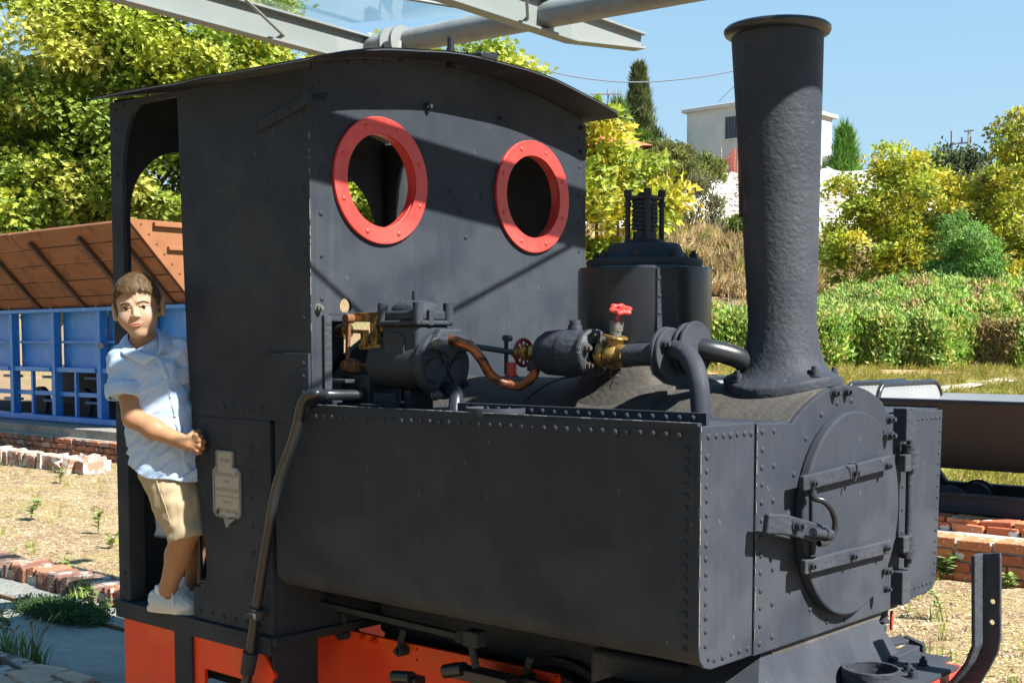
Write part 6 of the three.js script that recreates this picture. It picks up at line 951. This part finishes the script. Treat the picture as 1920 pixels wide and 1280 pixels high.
// ================================================================ steel and glass canopy over the engine
{
  const c = thing('canopy', 'grey steel canopy with glass panes above the locomotive', 'canopy', [0, 0, 0]);
  const hgt = 0.155, fl = 0.075, R = 0.060;
  const zA = V(0.05, -0.05, -1).normalize(), xA = UPV.clone().cross(zA).normalize(), yA = zA.clone().cross(xA);   // axes of a beam, z along it and away
  const pd = V(1, -0.03, 0.004).normalize();
  const b1 = V(...[-3.496, 3, -1.123]), b2 = V(...[-2.263, 2.965, -1.562]), step = b2.clone().sub(b1).length();
  const along = (o, d, t) => [o.x + d.x * t, o.y + d.y * t, o.z + d.z * t];
  const cen = [0, 1, 2.52, 3.38].map(i => V(b1.x + (b2.x - b1.x) * i, b1.y - 0.03 * step * i, b1.z + (b2.z - b1.z) * Math.min(i, 1)));  // last two are out of view, spaced to shadow cab front and chimney
  const place = (g, n) => g.applyMatrix4(new THREE.Matrix4().makeBasis(xA, yA, zA)).translate(n.x, n.y, n.z);
  const loc = (i, t, h) => { const v = cen[i].clone().addScaledVector(zA, t).addScaledVector(yA, h); return [v.x, v.y, v.z]; };
  const p0 = V(...[-2.743, 3.065, -1.483]);
  part('pipe', cyl(along(p0, pd, -0.95), along(p0, pd, 3.6), R, R, 40), M.zinc, c, 'thick round grey pipe');
  const q0 = V(...loc(2, -5.6, 0.08));
  part('pipe', cyl(along(q0, pd, -2.4), along(q0, pd, 2.5), R, R, 32), M.zinc, c);
  const L0 = -6.2, L1 = 0.10, L2 = 0.62;   // along the beam, measured from the far pipe
  cen.forEach(n => {
    const web = [[L0, 0.012], [L1, 0.012], [L2, 0.085], [L2, hgt - 0.012], [L0, hgt - 0.012]];
    const g = [plateX(web, -0.005, 0.010, [], 0), box(fl, 0.012, L1 - L0, 0, 0.006, (L0 + L1) / 2, 0.002), box(fl, 0.012, L2 - L0, 0, hgt - 0.006, (L0 + L2) / 2, 0.002), bar([0, 0.006, L1], [0, 0.080, L2], fl, 0.012, 0.002)];
    part('beam', g.map(q => place(q, n)), M.canopy, c);
  });
  const glass = new THREE.MeshPhysicalMaterial({ color: rgb(0.88, 0.94, 0.93), transmission: 1, thickness: 0, roughness: 0.04, ior: 1.5 });
  for (let i = 0; i < cen.length - 1; i++) {
    for (const [t0, t1] of [[-6.2, -4.12], [-4.10, -2.02], [-2.00, 0.10]]) {
      const a = loc(i, t0, hgt + 0.012), b = loc(i + 1, t0, hgt + 0.012), d = loc(i + 1, t1, hgt + 0.012), e = loc(i, t1, hgt + 0.012);
      const g = new THREE.BufferGeometry(); g.setAttribute('position', new THREE.Float32BufferAttribute([...a, ...d, ...b, ...a, ...e, ...d], 3)); g.computeVertexNormals(); part('glass_pane', g, glass, c);
    }
    const s0 = i === 2 ? -0.68 : -0.2;
    for (const [t0, t1] of [[s0, s0 - 2.1], [s0 - 2.1, s0 - 4.2]]) {
      part('brace_rod', cyl(loc(i, t0, 0.045), loc(i + 1, t1, 0.08), 0.0075, 0.0075, 8), M.canopy, c);
      part('brace_rod', cyl(loc(i + 1, t0, 0.045), loc(i, t1, 0.08), 0.0075, 0.0075, 8), M.canopy, c);
    }
    for (const t of [s0, s0 - 2.1]) part('brace_lug', place(box(0.09, 0.04, 0.008, 0.045, 0, 0, 0.001), V(...loc(i, t, 0.045))), M.canopy, c);
  }
  const pc = V(...[-3.241, 3.065, -1.442]);
  for (const s of [-0.042, 0.042]) { const p = V(...along(pc, pd, s)); part('pipe_collar', cyl(along(p, pd, -0.010), along(p, pd, 0.010), 0.084, 0.084, 36), M.canopy, c); }
  for (const [o, t] of [[pc, 0.0], [q0, -2.0]]) { const p = along(o, pd, t); part('post', [cyl([p[0], 0, p[2]], [p[0], p[1], p[2]], 0.065, 0.065, 28), cyl([p[0], 0, p[2]], [p[0], 0.03, p[2]], 0.15, 0.15, 28)], M.zinc, c); }
}

// ================================================================ weeds, straw and stones on the ground
{
  const stemM = std({ color: rgb(0.22, 0.24, 0.06), roughness: 0.8 });
  const leafG = c => new THREE.MeshPhysicalMaterial({ color: rgb(...c), roughness: 0.7, transmission: 0.35, thickness: 0 });
  const blade = (L, w, bend, dir) => { const p = [], n = 5; let q = [0, 0, 0], a = 1.45; const c = Math.cos(dir), s = Math.sin(dir); let prev = null; for (let i = 0; i <= n; i++) { const t = i / n, k = w * (1 - t * t) + 0.0006, e = [[q[0] * c - k * s, q[1], q[0] * s + k * c], [q[0] * c + k * s, q[1], q[0] * s - k * c]]; if (prev) p.push(...prev[0], ...prev[1], ...e[0], ...prev[1], ...e[1], ...e[0]); prev = e; a -= bend / n * (0.6 + t); q = [q[0] + Math.cos(a) * L / n, q[1] + Math.sin(a) * L / n, 0]; } const g = new THREE.BufferGeometry(); g.setAttribute('position', new THREE.Float32BufferAttribute(p, 3)); g.computeVertexNormals(); return g; };
  const oval = (s, p, dir, tilt) => { const o = [[0, 0], [0.28, 0.25], [0.34, 0.5], [0.2, 0.8], [0, 1], [-0.2, 0.8], [-0.34, 0.5], [-0.28, 0.25]], v = []; for (let i = 1; i < 7; i++) v.push(0, 0, 0, o[i][0], 0.12 * Math.abs(o[i][0]), o[i][1], o[i + 1][0], 0.12 * Math.abs(o[i + 1][0]), o[i + 1][1]); const g = new THREE.BufferGeometry(); g.setAttribute('position', new THREE.Float32BufferAttribute(v, 3)); g.computeVertexNormals(); return g.scale(s, s, s).rotateX(-tilt).rotateY(dir).translate(...p); };
  function leafyWeed(label, p, h, n, s, c) {
    const t = thing('weed', label, 'weed', p); const st = [], lv = [];
    for (let k = 0; k < 3; k++) { const a = rnd() * 6.28, l = 0.35 * h, top = [l * Math.cos(a), h * rr(0.7, 1), l * Math.sin(a)]; st.push(tube([[0, 0, 0], [top[0] * 0.4, top[1] * 0.6, top[2] * 0.4], top], 0.0028, 10, 5)); for (let i = 0; i < n; i++) { const f = rr(0.25, 1), q = top.map((x, j) => x * (j === 1 ? f : f * f)); lv.push(oval(s * rr(0.6, 1.2), q, rnd() * 6.28, rr(-0.2, 0.6))); } }
    part('stem', st, stemM, t); part('leaves', lv, leafG(c), t); return t;
  }
  function grassTuft(label, p, n, L, c, heads = 0) {
    const t = thing('grass_tuft', label, 'grass', p); const b = [];
    for (let i = 0; i < n; i++) b.push(blade(L * rr(0.5, 1.1), rr(0.002, 0.005), rr(0.3, 1.6), rnd() * 6.28).translate(rr(-0.06, 0.06), 0, rr(-0.06, 0.06)));
    part('blades', b, leafG(c), t);
    const hd = []; for (let i = 0; i < heads; i++) { const a = rnd() * 6.28, l = L * rr(0.9, 1.3), q = [l * 0.45 * Math.cos(a), l * 0.9, l * 0.45 * Math.sin(a)]; hd.push(tube([[0, 0, 0], [q[0] * 0.4, q[1] * 0.65, q[2] * 0.4], q], 0.0012, 10, 5)); hd.push(turned(new THREE.SphereGeometry(1, 8, 6).scale(0.005, 0.022, 0.005), q, [q[0] * 1.12, q[1] * 1.06, q[2] * 1.12])); }
    if (hd.length) part('seed_heads', hd, std({ color: rgb(0.20, 0.20, 0.09), roughness: 0.9 }), t); return t;
  }
  grassTuft('green grass tuft with seed heads at the corner of the concrete bed', [-3.881, 0.03, 0.282], 46, 0.20, [0.10, 0.17, 0.03], 9);
  grassTuft('small grass tuft at the left end of the near brick edging', [-4.166, 0.03, 0.262], 40, 0.16, [0.11, 0.18, 0.03], 3);
  leafyWeed('tall dark leafy weed at the left edge by the concrete bed', [-4.421, 0.03, 0.151], 0.24, 9, 0.050, [0.05, 0.10, 0.02]);
  leafyWeed('leafy weed growing at the end of the brick kerb', [-4.928, 0.03, -0.622], 0.10, 10, 0.045, [0.20, 0.30, 0.04]);
  leafyWeed('small weed growing on top of the brick kerb', [-5.914, 0.03, -1.033], 0.14, 6, 0.050, [0.22, 0.30, 0.05]);
  grassTuft('grass growing over the broken bricks of the kerb', [-5.132, 0.05, -0.658], 34, 0.16, [0.24, 0.30, 0.06], 0);
  leafyWeed('small weed beside the concrete bed near the cab step', [-4.689, 0.03, -0.582], 0.08, 9, 0.045, [0.16, 0.26, 0.03]);
  leafyWeed('pale green weed in the middle of the dirt on the left', [-8.758, 0, -2.248], 0.22, 10, 0.08, [0.24, 0.34, 0.07]);
  leafyWeed('pale weed in the dirt close to the cab post', [-7.613, 0, -2.225], 0.26, 9, 0.07, [0.28, 0.36, 0.08]);
  leafyWeed('low weed in the dirt below the cab post', [-6.81, 0, -1.866], 0.16, 9, 0.06, [0.26, 0.33, 0.07]);
  leafyWeed('thin weed in the dirt beside the whitewashed bricks', [-11.341, 0, -3.943], 0.16, 6, 0.07, [0.26, 0.30, 0.07]);
  leafyWeed('bushy weed at the foot of the red brick plinth', [-1.708, 0, -4.833], 0.18, 16, 0.085, [0.20, 0.32, 0.05]);
  leafyWeed('low weed at the foot of the red plinth at the right edge', [-1.268, 0, -4.789], 0.09, 10, 0.06, [0.20, 0.32, 0.05]);
  leafyWeed('sparse weed in the dirt between plinth and bumper bracket', [-1.178, 0, -3.592], 0.20, 9, 0.05, [0.34, 0.38, 0.12]);
  { // creeping mat on the concrete
    const c = [-4.845, 0.025, -0.38], t = thing('creeping_plant', 'dark green creeping plant spread over the concrete bed', 'weed', c), l = [];
    for (let i = 0; i < 900; i++) { const a = rnd() * 6.28, r = Math.sqrt(rnd()); l.push({ p: [0.42 * r * Math.cos(a), 0.01 + 0.05 * (1 - r) * rnd(), 0.15 * r * Math.sin(a)], s: 0.24, c: pick([[0.05, 0.10, 0.025], [0.07, 0.13, 0.03], [0.04, 0.08, 0.02]]) }); }
    instanced('foliage', t, sprig(small, 9, 0.10, 0.10, 0.2, 0.8), leafMat, l);
  }
  { // straw, twigs and pebbles
    const straw = new THREE.BoxGeometry(0.034, 0.0022, 0.0024), l = [], pb = [], tw = [];
    const spot = () => { for (;;) { const q = rnd() < 0.55 ? [rr(-14, -3), rr(-5.4, -1.05)] : [rr(-2.2, 1.2), rr(-4.75, -0.9)]; if (noise3(q[0] * 0.9, q[1] * 1.6, 31) + 0.5 * noise3(q[0] * 3, q[1] * 4, 7) > rr(-0.6, 0.7)) return q; } };
    for (let i = 0; i < 9000; i++) { const [x, z] = spot(); l.push({ p: [x, hAt(x, z) + 0.008, z], s: rr(0.5, 1.5), tilt: 0.25, c: pick([[0.433, 0.347, 0.202], [0.376, 0.282, 0.151], [0.246, 0.167, 0.079], [0.491, 0.411, 0.26]]) }); }
    for (let i = 0; i < 3200; i++) { const [x, z] = spot(); pb.push({ p: [x, hAt(x, z) + 0.004, z], s: 0.008 * Math.pow(rnd(), 3) + 0.004, c: pick([[0.46, 0.38, 0.28], [0.40, 0.30, 0.20], [0.56, 0.50, 0.40], [0.30, 0.20, 0.12]]) }); }
    for (let i = 0; i < 420; i++) { const [x, z] = spot(); tw.push({ p: [x, hAt(x, z), z], s: rr(0.5, 1), tilt: 0.3, c: pick([[0.26, 0.30, 0.06], [0.32, 0.34, 0.09], [0.22, 0.26, 0.05]]) }); }
    const s = instanced('straw', scene, straw, std({ color: 0xffffff, roughness: 0.9 }), l); s.userData = { label: 'dry straw and chaff lying on the dirt', category: 'straw', kind: 'stuff' };
    const p = instanced('pebbles', scene, new THREE.IcosahedronGeometry(1, 1), std({ color: 0xffffff, roughness: 0.95 }), pb); p.userData = { label: 'small pebbles scattered over the dirt', category: 'pebbles', kind: 'stuff' };
    const g = instanced('sparse_grass', scene, mergeGeometries(Array.from({ length: 12 }, () => blade(rr(0.05, 0.12), 0.003, rr(0.4, 1.4), rnd() * 6.28).translate(rr(-0.05, 0.05), 0, rr(-0.05, 0.05)))), leafMat, tw); g.userData = { label: 'sparse low green grass in the dirt', category: 'grass', kind: 'stuff' };
  }
}
renderer.render(scene, camera);
